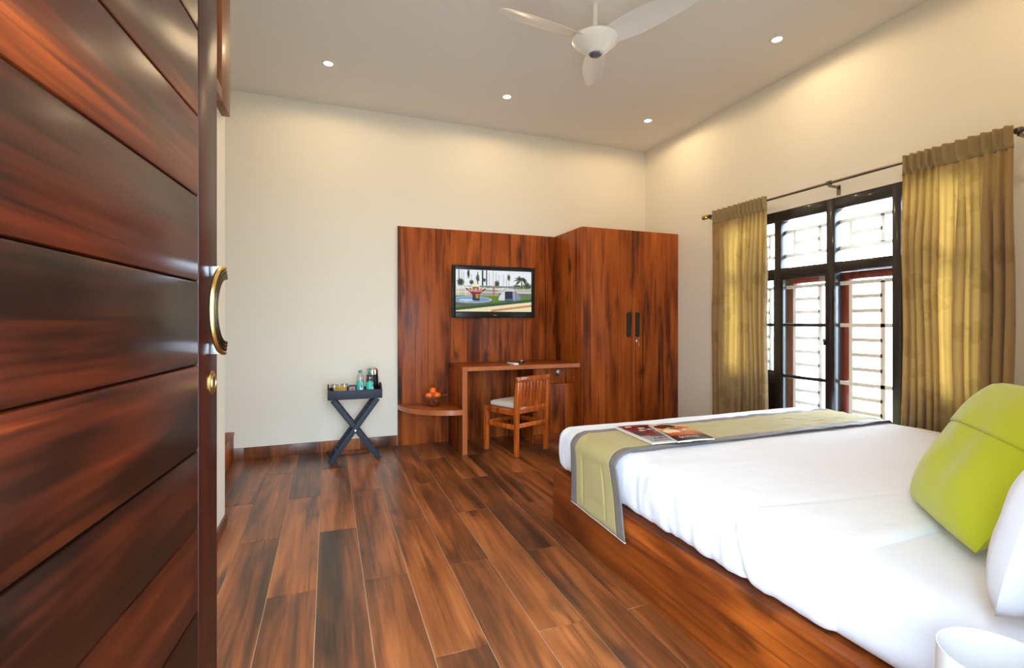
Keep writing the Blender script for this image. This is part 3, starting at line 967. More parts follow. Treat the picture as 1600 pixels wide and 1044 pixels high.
def tv_picture():
    W, Hh = NX + 1, NZ + 1
    U, V = np.meshgrid(np.linspace(0, 1, W), np.linspace(0, 1, Hh))     # V = 0 at the top
    im = np.zeros((Hh, W, 3))
    rs = np.random.RandomState(3)

    def put(mask, c):
        im[mask] = c
    im[:] = (226, 232, 238)
    im += (rs.rand(Hh, W, 1) - 0.5) * 14
    # far trees and trunks
    for x, w, v0, v1, c in ((0.04, .006, 0, .4, 130), (0.075, .004, 0, .4, 150), (0.10, .004, .05, .4, 120), (0.20, .004, .1, .4, 140), (0.28, .006, .05, .4, 110), (0.345, .010, 0, .42, 30),
                            (0.395, .008, 0, .42, 45), (0.43, .004, .05, .42, 120), (0.48, .003, 0, .42, 140), (0.52, .003, .05, .4, 120), (0.56, .003, .1, .4, 130), (0.62, .003, .1, .4, 120), (0.66, .003, .2, .4, 120), (0.69, .004, .15, .4, 90)):
        put((abs(U - x) < w) & (V > v0) & (V < v1), (c, c + 4, c - 4))
    blob = lambda cx, cy, rx, ry: ((U - cx) / rx) ** 2 + ((V - cy) / ry) ** 2 + (rs.rand(Hh, W) - 0.5) * 0.9 < 0.75
    for cx, cy, rx, ry, c in ((.06, .30, .05, .10, (50, 56, 48)), (.16, .10, .018, .12, (40, 44, 38)), (.20, .30, .03, .06, (60, 74, 44)), (.28, .20, .025, .10, (70, 78, 66)), (.36, .24, .03, .05, (60, 66, 52)),
                              (.53, .33, .035, .10, (60, 70, 40)), (.69, .16, .025, .08, (70, 78, 62)), (.80, .40, .09, .07, (62, 72, 40)), (.94, .38, .09, .10, (70, 82, 40)), (.5, .40, .5, .03, (120, 130, 110))):
        put(blob(cx, cy, rx, ry), c)
    for k in range(11):                                                   # palm fronds
        an = -0.55 + k * 0.42
        ln = 0.085 + 0.04 * rs.rand()
        for t in np.linspace(0, 1, 40):
            x, y = 0.865 + ln * t * math.cos(an), 0.20 - 1.7 * ln * t * math.sin(an) + 0.13 * t * t
            put((abs(U - x) < 0.0045) & (V > y - 0.006) & (V < y + 0.030 * math.sin(PI * min(1, t * 1.1)) + 0.004) & (rs.rand(Hh, W) > 0.35), (50, 62, 34))
    put((abs(U - 0.865) < 0.008) & (V > .22) & (V < .46), (70, 60, 44))
    # fences
    put((V > .44) & (V < .62), (150, 150, 140))
    put((V > .54) & (V < .62) & (U > .55), (112, 104, 112))
    put((V > .38) & (V < .62) & (U < .2) & ((U * 42) % 1 < .5), (222, 222, 206))
    put((abs(V - .46) < .012) & (U < .62), (228, 228, 214))
    put((abs(V - .53) < .010), (220, 220, 206))
    put((V > .42) & (V < .55) & (U > .55) & ((U * 60) % 1 < .35), (214, 212, 198))
    put((abs(U - .49) < .012) & (V > .38) & (V < .64), (168, 110, 108))
    # lawn
    put((V > .62), (92, 130, 30))
    im[V > .62] += (rs.rand((V > .62).sum(), 1) - .5) * 30
    # fountain basin
    e = lambda cx, cy, rx, ry: ((U - cx) / rx) ** 2 + ((V - cy) / ry) ** 2 < 1
    put(e(.20, .76, .28, .13), (92, 92, 84))
    put(e(.20, .715, .27, .085), (170, 172, 180))
    put(e(.20, .715, .235, .062), (112, 150, 190))
    put(e(.14, .73, .10, .03), (176, 206, 234))
    put((abs(U - .255) < .045) & (V > .60) & (V < .74), (34, 50, 60))
    for s in (-1.7, -1.0, -.35, .35, 1.0, 1.7):                              # flared arms
        t = (0.64 - V) / 0.20
        put((abs(U - (.255 + s * .075 * t)) < .014) & (t > 0) & (t < 1), (126, 34, 40))
    put((abs(U - .25) < .09) & (V > .46) & (V < .53) & (rs.rand(Hh, W) > .25), (214, 142, 136))
    put((abs(U - .27) < .02) & (V > .58) & (V < .68), (170, 130, 70))
    t = (V - .31) / .10
    put((t > 0) & (t < 1) & (abs(U - .25) < .012 + .05 * t), (232, 224, 198))
    put((abs(U - .25) < .04) & (V > .41) & (V < .45), (130, 112, 76))
    # tent
    tt = (U - .705) / .155
    dome = (V > .73 - .30 * np.sqrt(np.clip(1 - tt ** 2, 0, 1)) * (1 - .18 * abs(tt))) & (V < .735) & (abs(tt) < 1)
    put(dome, (150, 154, 170))
    put(dome & (tt < -.35), (206, 210, 220))
    put(dome & (abs(tt) < .55) & (V < .50), (196, 202, 216))
    put(dome & (tt > .45), (128, 132, 150))
    put((U > .635) & (U < .745) & (V > .50) & (V < .73) & dome, (34, 40, 56))
    put((U > .645) & (U < .755) & (V > .68) & (V < .73), (78, 110, 130))
    put((abs(V - .735) < .008) & (abs(tt) < 1), (44, 50, 60))
    # green kerb and paving
    kb = .965 - .22 * U
    put(V > kb - .07, (60, 104, 70))
    put(V > kb - .045, (44, 80, 58))
    put(V > kb + .01, (232, 216, 172))
    put((V > kb + .10 - .02 * U) & (V < kb + .15 - .02 * U) & (U > .45), (190, 132, 96))
    im[V > kb + .01] += (rs.rand((V > kb + .01).sum(), 1) - .5) * 18
    im = np.clip(im, 0, 255) / 255.0
    return np.where(im <= 0.04045, im / 12.92, ((im + 0.055) / 1.055) ** 2.4)


scm = MB().grid(lambda u, v: (SX0 + (SX1 - SX0) * u, TF - 0.0008, SZ1 - (SZ1 - SZ0) * v), NX, NZ)
so = scm.build('screen', M['screen'], tv)
pic = tv_picture().reshape(-1, 3)
paint(so, np.concatenate([pic, np.ones((len(pic), 1))], 1))
lg = MB()
for i in range(5):
    lg.box(1.522 + i * 0.0075, 1.5275 + i * 0.0075, TF - 0.0045, TF - 0.0025, 1.2165, 1.2255 if i in (0, 2) else 1.2235)
lg.build('maker_mark', M['chrome'], tv)

# remotes on the desk
rc = thing('remote_control', 'white remote control lying on the desk', 'remote control', (1.600, 4.165, 0.7605), math.radians(3), group='remote controls on the desk')
box('body', M['white'], -0.024, 0.024, -0.085, 0.085, 0.0, 0.017, rc, bevel=0.004, world=False)
for i in range(4):
    box('button', M['matblack'], -0.012, 0.012, 0.05 - i * 0.022, 0.060 - i * 0.022, 0.016, 0.0185, rc, bevel=0.001, world=False)
rc = thing('remote_control', 'black remote control lying on the desk next to the white one', 'remote control', (1.735, 4.285, 0.7605), math.radians(-28), group='remote controls on the desk')
box('body', M['black'], -0.022, 0.022, -0.095, 0.095, 0.0, 0.018, rc, bevel=0.004, world=False)
for i in range(5):
    box('button', M['white'], -0.010, 0.010, 0.06 - i * 0.024, 0.068 - i * 0.024, 0.017, 0.0192, rc, bevel=0.001, world=False)

# ------------------------------------------------------------------ chair
ch = thing('wooden_chair', 'orange-brown wooden chair with slatted back and ivory seat cushion at the desk', 'chair', (1.583, 4.038, 0), math.radians(24.2))
hw, hd_ = 0.1875, 0.19
LW = 0.036
B = lambda nm, x0, x1, y0, y1, z0, z1, bev=0.003: box(nm, M['chair'], x0, x1, y0, y1, z0, z1, ch, bevel=bev, world=False)
for sx in (-1, 1):
    p = MB()
    x0, x1 = sx * hw - LW / 2, sx * hw + LW / 2
    zs = [(0.008, -hd_, 0.030), (0.40, -hd_, 0.040), (0.45, -hd_, 0.040), (0.685, -hd_ - 0.022, 0.028)]
    vs = []
    for z, y, w in zs:
        vs += [(x0, y - w / 2, z), (x1, y - w / 2, z), (x1, y + w / 2, z), (x0, y + w / 2, z)]
    fs = [(3, 2, 1, 0), (12, 13, 14, 15)]
    for i in range(3):
        for k in range(4):
            fs.append((i * 4 + k, i * 4 + (k + 1) % 4, i * 4 + 4 + (k + 1) % 4, i * 4 + 4 + k))
    lg_ = p.add(vs, fs).build('leg', M['chair'], ch, world=False, bevel=0.003)
    MB().lathe([(0.014, 0), (0.014, 0.008)], 12, (sx * hw, -hd_, 0)).build('glide', M['black_rubber'], lg_, world=False)
    lg_ = B('leg', x0, x1, hd_ - LW / 2, hd_ + LW / 2, 0.008, 0.405)
    MB().lathe([(0.014, 0), (0.014, 0.008)], 12, (sx * hw, hd_, 0)).build('glide', M['black_rubber'], lg_, world=False)
    B('seat_rail', sx * hw - 0.012, sx * hw + 0.012, -hd_ + 0.019, hd_ - 0.018, 0.355, 0.405)
    B('stretcher', sx * hw - 0.010, sx * hw + 0.010, -hd_ + 0.016, hd_ - 0.018, 0.235, 0.275)
B('seat_rail', -hw + 0.018, hw - 0.018, hd_ - 0.012, hd_ + 0.012, 0.355, 0.405)
B('seat_rail', -hw + 0.018, hw - 0.018, -hd_ - 0.013, -hd_ + 0.013, 0.370, 0.424)
B('stretcher', -hw + 0.018, hw - 0.018, -hd_ - 0.010, -hd_ + 0.010, 0.248, 0.284)
B('stretcher', -hw + 0.018, hw - 0.018, hd_ - 0.010, hd_ + 0.010, 0.235, 0.270)
top = MB()
top.bar((-hw - 0.026, -hd_ - 0.021, 0.664), (hw + 0.026, -hd_ - 0.021, 0.664), 0.026, 0.046)
top.build('top_rail', M['chair'], ch, world=False, bevel=0.004)
for i in range(8):
    x = -0.146 + i * 0.292 / 7
    MB().bar((x, -hd_ + 0.002, 0.420), (x, -hd_ - 0.019, 0.644), 0.0285, 0.012, up=(0, 1, 0)).build('slat', M['chair'], ch, world=False, bevel=0.0015)
B('seat_board', -hw + 0.013, hw - 0.013, -hd_ + 0.014, hd_ - 0.013, 0.388, 0.404, 0.001)


def rbox(x0, x1, y0, y1, z0, z1, r, nx, ny, nz, disp=None, skip=()):
    """rounded box surface as grid patches; disp(p, n) moves each point"""
    mb = MB()
    c0, c1 = Vector((x0 + r, y0 + r, z0 + r)), Vector((x1 - r, y1 - r, z1 - r))

    def pt(x, y, z):
        p = Vector((x, y, z))
        q_ = Vector((min(max(x, c0.x), c1.x), min(max(y, c0.y), c1.y), min(max(z, c0.z), c1.z)))
        d = p - q_
        if d.length < 1e-9:
            nrm = Vector((0, 0, 1))
        else:
            nrm = d.normalized()
            p = q_ + nrm * r
        if disp:
            p = disp(p, nrm)
        return tuple(p)
    # sample denser near the rounded rims

    def wgt(a, b, t, r_):
        L_ = b - a
        return a + L_ * t
    X = lambda t: wgt(x0, x1, t, r)
    Y = lambda t: wgt(y0, y1, t, r)
    Z = lambda t: wgt(z0, z1, t, r)
    if 'top' not in skip:
        mb.grid(lambda u, v: pt(X(u), Y(v), z1), nx, ny)
    if 'bottom' not in skip:
        mb.grid(lambda u, v: pt(X(u), Y(v), z0), nx, ny)
    if 'left' not in skip:
        mb.grid(lambda u, v: pt(x0, Y(u), Z(v)), ny, nz)
    if 'right' not in skip:
        mb.grid(lambda u, v: pt(x1, Y(u), Z(v)), ny, nz)
    if 'front' not in skip:
        mb.grid(lambda u, v: pt(X(u), y0, Z(v)), nx, nz)
    if 'back' not in skip:
        mb.grid(lambda u, v: pt(X(u), y1, Z(v)), nx, nz)
    return mb


sc_ = rbox(-0.168, 0.168, -0.168, 0.168, 0.4045, 0.452, 0.018, 14, 14, 6,
           lambda p, n_: p + Vector((0, 0, 0.007 * max(0, 1 - (p.x / 0.17) ** 2) * max(0, 1 - (p.y / 0.17) ** 2) if p.z > 0.43 else 0)))
cu = sc_.build('seat_cushion', M['cushion'], ch, world=False, smooth=True, weld=True)
tag(cu, 'ivory padded seat cushion')

# ------------------------------------------------------------------ folding tray table with the tea things
tt_ = thing('tray_table', 'slate-blue folding tray table on crossed legs by the back wall', 'tray table', (0.208, 4.245, 0))
X0, X1, Y0, Y1 = -0.006, 0.422, 4.135, 4.365
box('tray_base', M['slate'], X0 + 0.012, X1 - 0.012, Y0 + 0.012, Y1 - 0.012, 0.530, 0.540, tt_)
box('tray_side', M['slate'], X0, X1, Y0, Y0 + 0.012, 0.520, 0.594, tt_, bevel=0.0015)
box('tray_side', M['slate'], X0, X1, Y1 - 0.012, Y1, 0.520, 0.594, tt_, bevel=0.0015)
for xa in (X0, X1 - 0.012):
    e = MB()
    ys = np.linspace(Y0 + 0.0122, Y1 - 0.0122, 21)
    prof = [(y, 0.594 + 0.044 * (0.5 - 0.5 * math.cos(2 * PI * min(1, max(0, (y - Y0 - 0.0122) / (Y1 - Y0 - 0.0244))))) ** 0.6) for y in ys]
    pol = [(ys[0], 0.520)] + prof + [(ys[-1], 0.520)]
    k = len(pol)
    # outline in the y-z plane, extruded along x
    e.add([(xa, y, z) for y, z in pol] + [(xa + 0.012, y, z) for y, z in pol],
          [tuple(range(k)), tuple(reversed(range(k, 2 * k)))] + [(i, (i + 1) % k, k + (i + 1) % k, k + i) for i in range(k)])
    en = e.build('tray_end', M['slate'], tt_)
    box('hand_slot', M['matblack'], xa - 0.0006, xa + 0.0126, 4.205, 4.295, 0.596, 0.616, en)
for (yl, dx) in ((4.146, 0), (4.354, 0)):
    s_ = 1 if yl < 4.2 else -1
    MB().bar((0.012, yl, 0.006), (0.385, yl, 0.516), 0.016, 0.040, up=(0.81, 0, -0.59)).build('leg', M['slate'], tt_, bevel=0.0015)
    MB().bar((0.404, yl + s_ * 0.0175, 0.006), (0.031, yl + s_ * 0.0175, 0.516), 0.016, 0.040, up=(0.81, 0, 0.59)).build('leg', M['slate'], tt_, bevel=0.0015)
    MB().tube([(0.208, yl - s_ * 0.011, 0.263), (0.208, yl + s_ * 0.029, 0.263)], 0.007, 12).build('pivot', M['steel'], tt_, smooth=True)
for (x, z, y0_, y1_) in ((0.058, 0.075, 4.155, 4.345), (0.348, 0.460, 4.155, 4.345), (0.358, 0.075, 4.172, 4.328), (0.068, 0.460, 4.172, 4.328)):
    MB().bar((x, y0_, z), (x, y1_, z), 0.014, 0.034).build('cross_bar', M['slate'], tt_, bevel=0.0015)

TZ = 0.5403


def bottle(x, y, rot, label):
    t = thing('water_bottle', label, 'bottle', (x, y, TZ), rot, group='water bottles on the tray')
    b = MB().lathe([(0.010, 0.004), (0.024, 0.0), (0.0285, 0.006), (0.030, 0.02), (0.0285, 0.028), (0.030, 0.036), (0.030, 0.118), (0.0285, 0.128), (0.030, 0.138), (0.0285, 0.154), (0.022, 0.172), (0.0145, 0.184), (0.0125, 0.190), (0.0125, 0.196)], 24)
    b.build('bottle_body', M['pet'], t, world=False, smooth=True)
    lb = MB().lathe([(0.0306, 0.044), (0.0306, 0.112)], 28, capb=False, capt=False).build('label', M['teal'], t, world=False, smooth=True)
    # white wave and dark emblem on the label
    w = MB()
    w.grid(lambda u, v: (0.0310 * math.cos(-1.9 + 0.75 * u), 0.0310 * math.sin(-1.9 + 0.75 * u), 0.048 + (0.060 * v) * (0.35 + 0.65 * u)), 8, 4)
    w.build('label_wave', M['white'], lb, world=False, smooth=True)
    d = MB()
    d.grid(lambda u, v: (0.0313 * math.cos(-1.62 + 0.30 * u), 0.0313 * math.sin(-1.62 + 0.30 * u), 0.066 + 0.020 * v + 0.012 * u * v), 4, 4)
    d.build('label_emblem', M['black'], lb, world=False, smooth=True)
    MB().lathe([(0.0145, 0.190), (0.0150, 0.192), (0.0150, 0.208), (0.0135, 0.2105)], 24).build('cap', M['tealcap'], t, world=False, smooth=True)
    return t


bottle(0.250, 4.205, 0.2, 'water bottle with teal label and cap standing clear of the kettle')
bottle(0.325, 4.190, 0.9, 'water bottle with teal label and cap in front of the black kettle')
kt = thing('electric_kettle', 'black and chrome electric kettle at the right end of the tray', 'kettle', (0.352, 4.283, TZ), math.radians(66), None)
MB().lathe([(0.054, 0.0), (0.056, 0.004), (0.056, 0.018), (0.050, 0.022)], 32).build('power_base', M['matblack'], kt, world=False, smooth=True)
MB().lathe([(0.050, 0.0225), (0.0535, 0.03), (0.0525, 0.10), (0.049, 0.165)], 32).build('body', M['black'], kt, world=False, smooth=True)
MB().lathe([(0.0495, 0.1652), (0.0495, 0.190), (0.047, 0.202)], 32).build('chrome_band', M['chrome'], kt, world=False, smooth=True)
MB().lathe([(0.0465, 0.2022), (0.044, 0.212), (0.032, 0.222), (0.012, 0.226)], 32).build('lid', M['steel'], kt, world=False, smooth=True)
MB().bar((-0.052, 0, 0.182), (-0.030, 0, 0.198), 0.020, 0.012).build('spout', M['black'], kt, world=False, bevel=0.003)
MB().tube([(0.044, 0, 0.195), (0.070, 0, 0.200), (0.084, 0, 0.180), (0.086, 0, 0.120), (0.078, 0, 0.060), (0.052, 0, 0.045)], 0.0095, 10).build('handle', M['black'], kt, world=False, smooth=True)
tag(MB().lathe([(0.0001, 0), (0.005, 0), (0.005, 0.004), (0.0001, 0.004)], 14, (0.062, -0.020, 0.024)).build('switch', M['white'], kt, world=False), 'white switch')


def tumbler(x, y, label):
    t = thing('glass_tumbler', label, 'glass', (x, y, TZ), group='upturned tumblers on the tray')
    MB().lathe([(0.033, 0.0), (0.0345, 0.001), (0.033, 0.06), (0.030, 0.088), (0.022, 0.092), (0.001, 0.092)], 28, capb=False).build('bowl', M['glass'], t, world=False, smooth=True)
    MB().lathe([(0.0285, 0.088), (0.030, 0.0895), (0.027, 0.0945), (0.001, 0.0945)], 28).build('thick_base', M['steel'], t, world=False, smooth=True)


tumbler(0.048, 4.278, 'upturned clear tumbler at the left end of the tray')
tumbler(0.128, 4.300, 'upturned clear tumbler behind the yellow sachets')
sd = thing('sachet_dish', 'small dish of upright yellow sachets at the front of the tray', 'dish', (0.092, 4.203, TZ))
MB().lathe([(0.030, 0.0), (0.032, 0.002), (0.048, 0.022), (0.050, 0.024), (0.046, 0.022), (0.030, 0.005), (0.001, 0.004)], 28).build('dish', M['white'], sd, world=False, smooth=True)
for i in range(9):
    a = -0.5 + i * 0.125
    MB().bar((-0.036 + i * 0.009, 0.0, 0.008), (-0.048 + i * 0.012, 0.0, 0.090 - 0.010 * abs(i - 4) * 0.5), 0.046, 0.0055, up=(1, 0, 0)).build('sachet', M['yellow'], sd, world=False, bevel=0.0015)
cb = thing('sachet_box', 'small black box with a pink label on the tray', 'box', (0.185, 4.205, TZ))
box('body', M['matblack'], -0.033, 0.033, -0.026, 0.026, 0.0, 0.088, cb, bevel=0.002, world=False)
box('label', M['pink'], -0.021, 0.021, -0.0275, -0.026, 0.030, 0.076, cb, world=False)
box('label_mark', M['matblack'], -0.012, 0.012, -0.0285, -0.0275, 0.056, 0.066, cb, world=False)

cord = MB().tube([(0.43, 4.555, 0.0055), (0.415, 4.53, 0.0055)] + [(0.20 + 0.20 * math.cos(a), 4.50 - 0.115 * math.sin(a), 0.0055) for a in np.linspace(0.1, PI - 0.1, 14)] + [(-0.005, 4.53, 0.0055), (-0.01, 4.553, 0.0055)], 0.004, 8)
co = cord.build('power_cord', M['black_rubber'], None, smooth=True, loc=(0.2, 4.45, 0.002))
tag(co, 'thin black power cord looping on the floor behind the tray table', 'cord')

# ------------------------------------------------------------------ fruit bowl on the shelf
fb = MB().lathe([(0.030, 0.0), (0.032, 0.004), (0.045, 0.008), (0.066, 0.035), (0.080, 0.070), (0.088, 0.098), (0.0895, 0.099), (0.0855, 0.096), (0.077, 0.070), (0.063, 0.037), (0.044, 0.012), (0.001, 0.009)], 40, (0.888, 4.32, 0.3905))
fbt = thing('fruit_bowl', 'clear glass fruit bowl on the rounded shelf', 'bowl', (0.888, 4.32, 0.3905))
fb.build('bowl', M['glass'], fbt, smooth=True)
ear = MB()
for k in range(3):
    ear.tube([(0.888 + 0.086 + 0.016 * k, 4.32 - 0.02 + 0.012 * math.cos(t_), 0.488 + 0.012 * math.sin(t_)) for t_ in np.linspace(0, 2 * PI, 13)[:-1]], 0.0025, 6, closed=True)
ear.build('glass_lug', M['glass'], fbt, smooth=True)


def fruit(kind, x, y, z, r, label, seed, rot):
    t = thing(kind, label, kind, (x, y, z), rot, group='oranges in the glass bowl' if kind == 'orange' else 'red apples in the glass bowl')
    if kind == 'orange':
        pr = [(r * math.sin(a), -r * 0.96 * math.cos(a)) for a in np.linspace(0.02, PI - 0.02, 17)]
        MB().lathe(pr, 24).build('peel', M['orange'], t, world=False, smooth=True)
        MB().lathe([(0.003, r * 0.955), (0.002, r * 0.97)], 8).build('stem_button', M['stem'], t, world=False)
    else:
        pr = []
        for a in np.linspace(0.0, PI, 21):
            rr = r * (0.92 + 0.10 * math.cos(a) ** 2)
            dz = 0.22 * r * math.exp(-((PI - a) / 0.35) ** 2) - 0.18 * r * math.exp(-(a / 0.30) ** 2)
            pr.append((max(1e-4, rr * math.sin(a) * (1.0 + 0.06 * math.cos(PI - a))), -rr * math.cos(a) - dz))
        MB().lathe(pr, 24).build('skin', M['apple'], t, world=False, smooth=True)
        MB().tube([(0, 0, r * 0.72), (0.002, 0, r * 0.95), (0.006, 0, r * 1.12)], 0.0014, 6).build('stem', M['stem'], t, world=False)


fruit('orange', 0.884, 4.318, 0.532, 0.0315, 'topmost orange of the pile in the glass bowl', 1, 0.3)
fruit('orange', 0.846, 4.305, 0.487, 0.032, 'orange at the left side of the glass bowl', 2, 1.3)
fruit('orange', 0.921, 4.308, 0.490, 0.032, 'orange at the right side of the glass bowl', 3, 2.3)
fruit('apple', 0.860, 4.302, 0.4350, 0.0275, 'dark red apple at the left bottom of the glass bowl', 4, 0.6)
fruit('apple', 0.914, 4.300, 0.4350, 0.0275, 'dark red apple at the right bottom of the glass bowl', 5, 2.0)
fruit('apple', 0.886, 4.350, 0.4350, 0.0275, 'dark red apple at the back of the glass bowl', 6, 4.0)
fruit('orange', 0.886, 4.362, 0.492, 0.030, 'orange at the back of the glass bowl behind the others', 7, 5.0)

# ------------------------------------------------------------------ bed
BX0, BX1, BYH, BYF = 1.225, 3.180, 0.30, 2.532
bed = thing('bed', 'low orange-brown wooden bed base under the white bedding', 'bed', (2.24, 1.4, 0))
box('side_panel', M['bed'], BX0, BX0 + 0.045, BYH, BYF - 0.001, 0.0, 0.300, bed, bevel=0.002)
box('side_panel', M['bed'], BX1 - 0.045, BX1, BYH, BYF - 0.001, 0.0, 0.300, bed, bevel=0.002)
BEDF = wood('wood_bed_foot', BEDW, 'x', rough=0.34, coat=0.3, coat_rough=0.15, knots=0.5, tone=0.2)
box('foot_panel', BEDF, BX0 + 0.046, BX1 - 0.046, BYF - 0.045, BYF, 0.0, 0.300, bed, bevel=0.002)
box('deck', BEDF, BX0 + 0.046, BX1 - 0.046, BYH, BYF - 0.046, 0.265, 0.296, bed)
box('headboard', BEDF, BX0 - 0.03, BX1 + 0.03, 0.235, 0.298, 0.0, 0.98, bed, bevel=0.004)

MX0, MX1, MYH, MYF, MZ0, MZ1 = 1.262, 3.165, 0.315, 2.492, 0.3015, 0.530
nz_ = lambda x, y, z: noise.noise(Vector((x, y, z)))


def mdisp(p, n_):
    if p.z > MZ0 + 0.03:
        p = p + n_ * (0.004 * nz_(p.x * 4, p.y * 4, p.z * 4) + 0.002 * nz_(p.x * 14 + 5, p.y * 5, p.z * 9))
    t = (p.z - MZ0) / (MZ1 - MZ0)
    p.x -= n_.x * 0 + (0.012 * math.sin(PI * min(1, max(0, t))) if n_.x < -0.3 else 0)
    return p


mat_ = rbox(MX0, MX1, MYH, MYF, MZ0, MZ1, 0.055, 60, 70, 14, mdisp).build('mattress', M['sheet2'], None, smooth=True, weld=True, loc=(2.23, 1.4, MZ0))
tag(mat_, 'thick mattress in a white fitted sheet on the wooden base', 'mattress')

DX0, DX1, DYN, DYF, DZ0, DZ1 = 1.247, 3.177, 0.862, 2.508, 0.303, 0.545


def ddisp(p, n_):
    x, y, z = p
    t = min(1, max(0, (z - DZ0) / (DZ1 - DZ0)))
    side = max(0.0, -n_.x)
    foot = max(0.0, n_.y)
    topw = max(0.0, n_.z)
    d = 0.0
    # soft wrinkles on top, running across the bed
    d += topw * (0.0035 * nz_(x * 2.2, y * 7.0, 0.3) + 0.0022 * nz_(x * 5 + y * 6, y * 16 - x * 4, 2.0))
    fold = abs(y - (1.19 - 0.16 * (x - 1.3))) if x < 2.1 else 1.0
    d -= topw * 0.006 * math.exp(-(fold / 0.012) ** 2) * max(0, min(1, (2.1 - x) / 0.6))
    # hanging folds on the sides
    d += side * (0.012 * nz_(0.0, y * 11, z * 2.5) + 0.007 * nz_(3.0, y * 28, z * 5)) * (1 - 0.5 * t)
    d -= side * 0.010 * math.exp(-((y - 1.165 - 0.05 * t) / 0.010) ** 2)
    d += foot * 0.006 * nz_(x * 9, 1.0, z * 3)
    # gather at the near hem
    p = p + n_ * d
    p.x -= side * 0.014 * math.sin(PI * t)
    p.y += foot * 0.012 * math.sin(PI * t)
    if z < DZ0 + 0.02 and n_.z < 0.1:
        p.z += 0.006 * (1 + nz_(x * 4 + 1, y * 6, 0)) + (0.012 * max(0, nz_(0.5, y * 9, 4.0)) if side > 0.5 and y < 1.2 else 0)
        p.x += side * 0.012
    # the near end lies flat on the mattress
    if y < DYN + 0.03:
        k = (DYN + 0.03 - y) / 0.03
        p += Vector((0.004 * side, 0, -0.004 * topw)) * k
    return p


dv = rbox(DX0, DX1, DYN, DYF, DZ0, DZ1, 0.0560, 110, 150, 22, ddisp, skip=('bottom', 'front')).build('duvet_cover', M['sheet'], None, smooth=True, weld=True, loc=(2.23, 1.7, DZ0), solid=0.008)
tag(dv, 'smooth white cotton cover spread over the bed and hanging at the side', 'bed cover')

# bed runner
path = []
for z in np.linspace(0.200, 0.478, 16):
    path.append((1.2135 + 0.004 * math.sin((z - 0.2) * 9), z))
for a in np.linspace(0, PI / 2, 10)[1:]:
    path.append((1.2135 + 0.080 * (1 - math.cos(a)), 0.478 + 0.078 * math.sin(a)))
for x in np.linspace(1.30, 3.112, 110)[1:]:
    path.append((x, 0.556))
for a in np.linspace(0, PI / 2, 8)[1:]:
    path.append((3.112 + 0.0745 * math.sin(a), 0.556 - 0.076 * (1 - math.cos(a))))
for z in np.linspace(0.480, 0.36, 6)[1:]:
    path.append((3.1865, z))
NPTH = len(path) - 1
hang_n = 25


def runner_pt(u, j):
    x, z = path[j]
    h = max(0.0, (0.50 - z) / 0.30) if x < 1.4 else 0.0
    yn = 1.862 - 0.085 * h
    yf = 2.290 - 0.012 * h
    if x > 2.6:
        yn += 0.010 * (x - 2.6)
    y = yn + (yf - yn) * u
    top_ = 1.0 if (x > 1.29 and z > 0.55) else 0.0
    wr = 0.25 + 0.75 * min(1, max(0, (x - 1.75) / 0.8))
    wz = top_ * wr * (0.0075 * nz_(x * 5 - y * 9, y * 17 + x * 8, 1.7) + 0.0045 * nz_(x * 9 - y * 14, y * 40 + x * 16, 7.1) + 0.0065)
    # quilted square on the hanging end
    qz = 0.0
    if x < 1.29:
        du = min(abs(u - 0.30), abs(u - 0.74)) if 0.23 < z < 0.47 else 1
        dz = min(abs(z - 0.27), abs(z - 0.455)) if 0.28 < u < 0.76 else 1
        qz = 0.004 - 0.005 * math.exp(-(min(du * 0.43, dz) / 0.008) ** 2)
        return (x - qz - 0.003 * nz_(y * 9, z * 7, 0), y + 0.006 * nz_(z * 6, 4, 1), z - (0.012 * (1 - u) if j == 0 else 0))
    return (x, y, z + wz + (0.002 if top_ else 0))


run = thing('bed_runner', 'gold-green quilted bed runner with grey satin borders across the bed', 'bed runner', (2.22, 2.08, 0.55))
for nm, mat, u0, u1, nu in (('border', 'satin', 0.0, 0.125, 6), ('quilted_centre', 'runner', 0.125, 0.875, 60), ('border', 'satin', 0.875, 1.0, 6)):
    mb = MB()
    mb.grid(lambda u, v: runner_pt(u0 + (u1 - u0) * u, int(round(v * NPTH))), nu, NPTH)
    mb.build(nm, M[mat], run, smooth=True, solid=0.005)
MB().tube([runner_pt(u, 0) for u in np.linspace(0, 1, 20)], 0.0032, 6).build('end_piping', M['piping'], run, smooth=True)

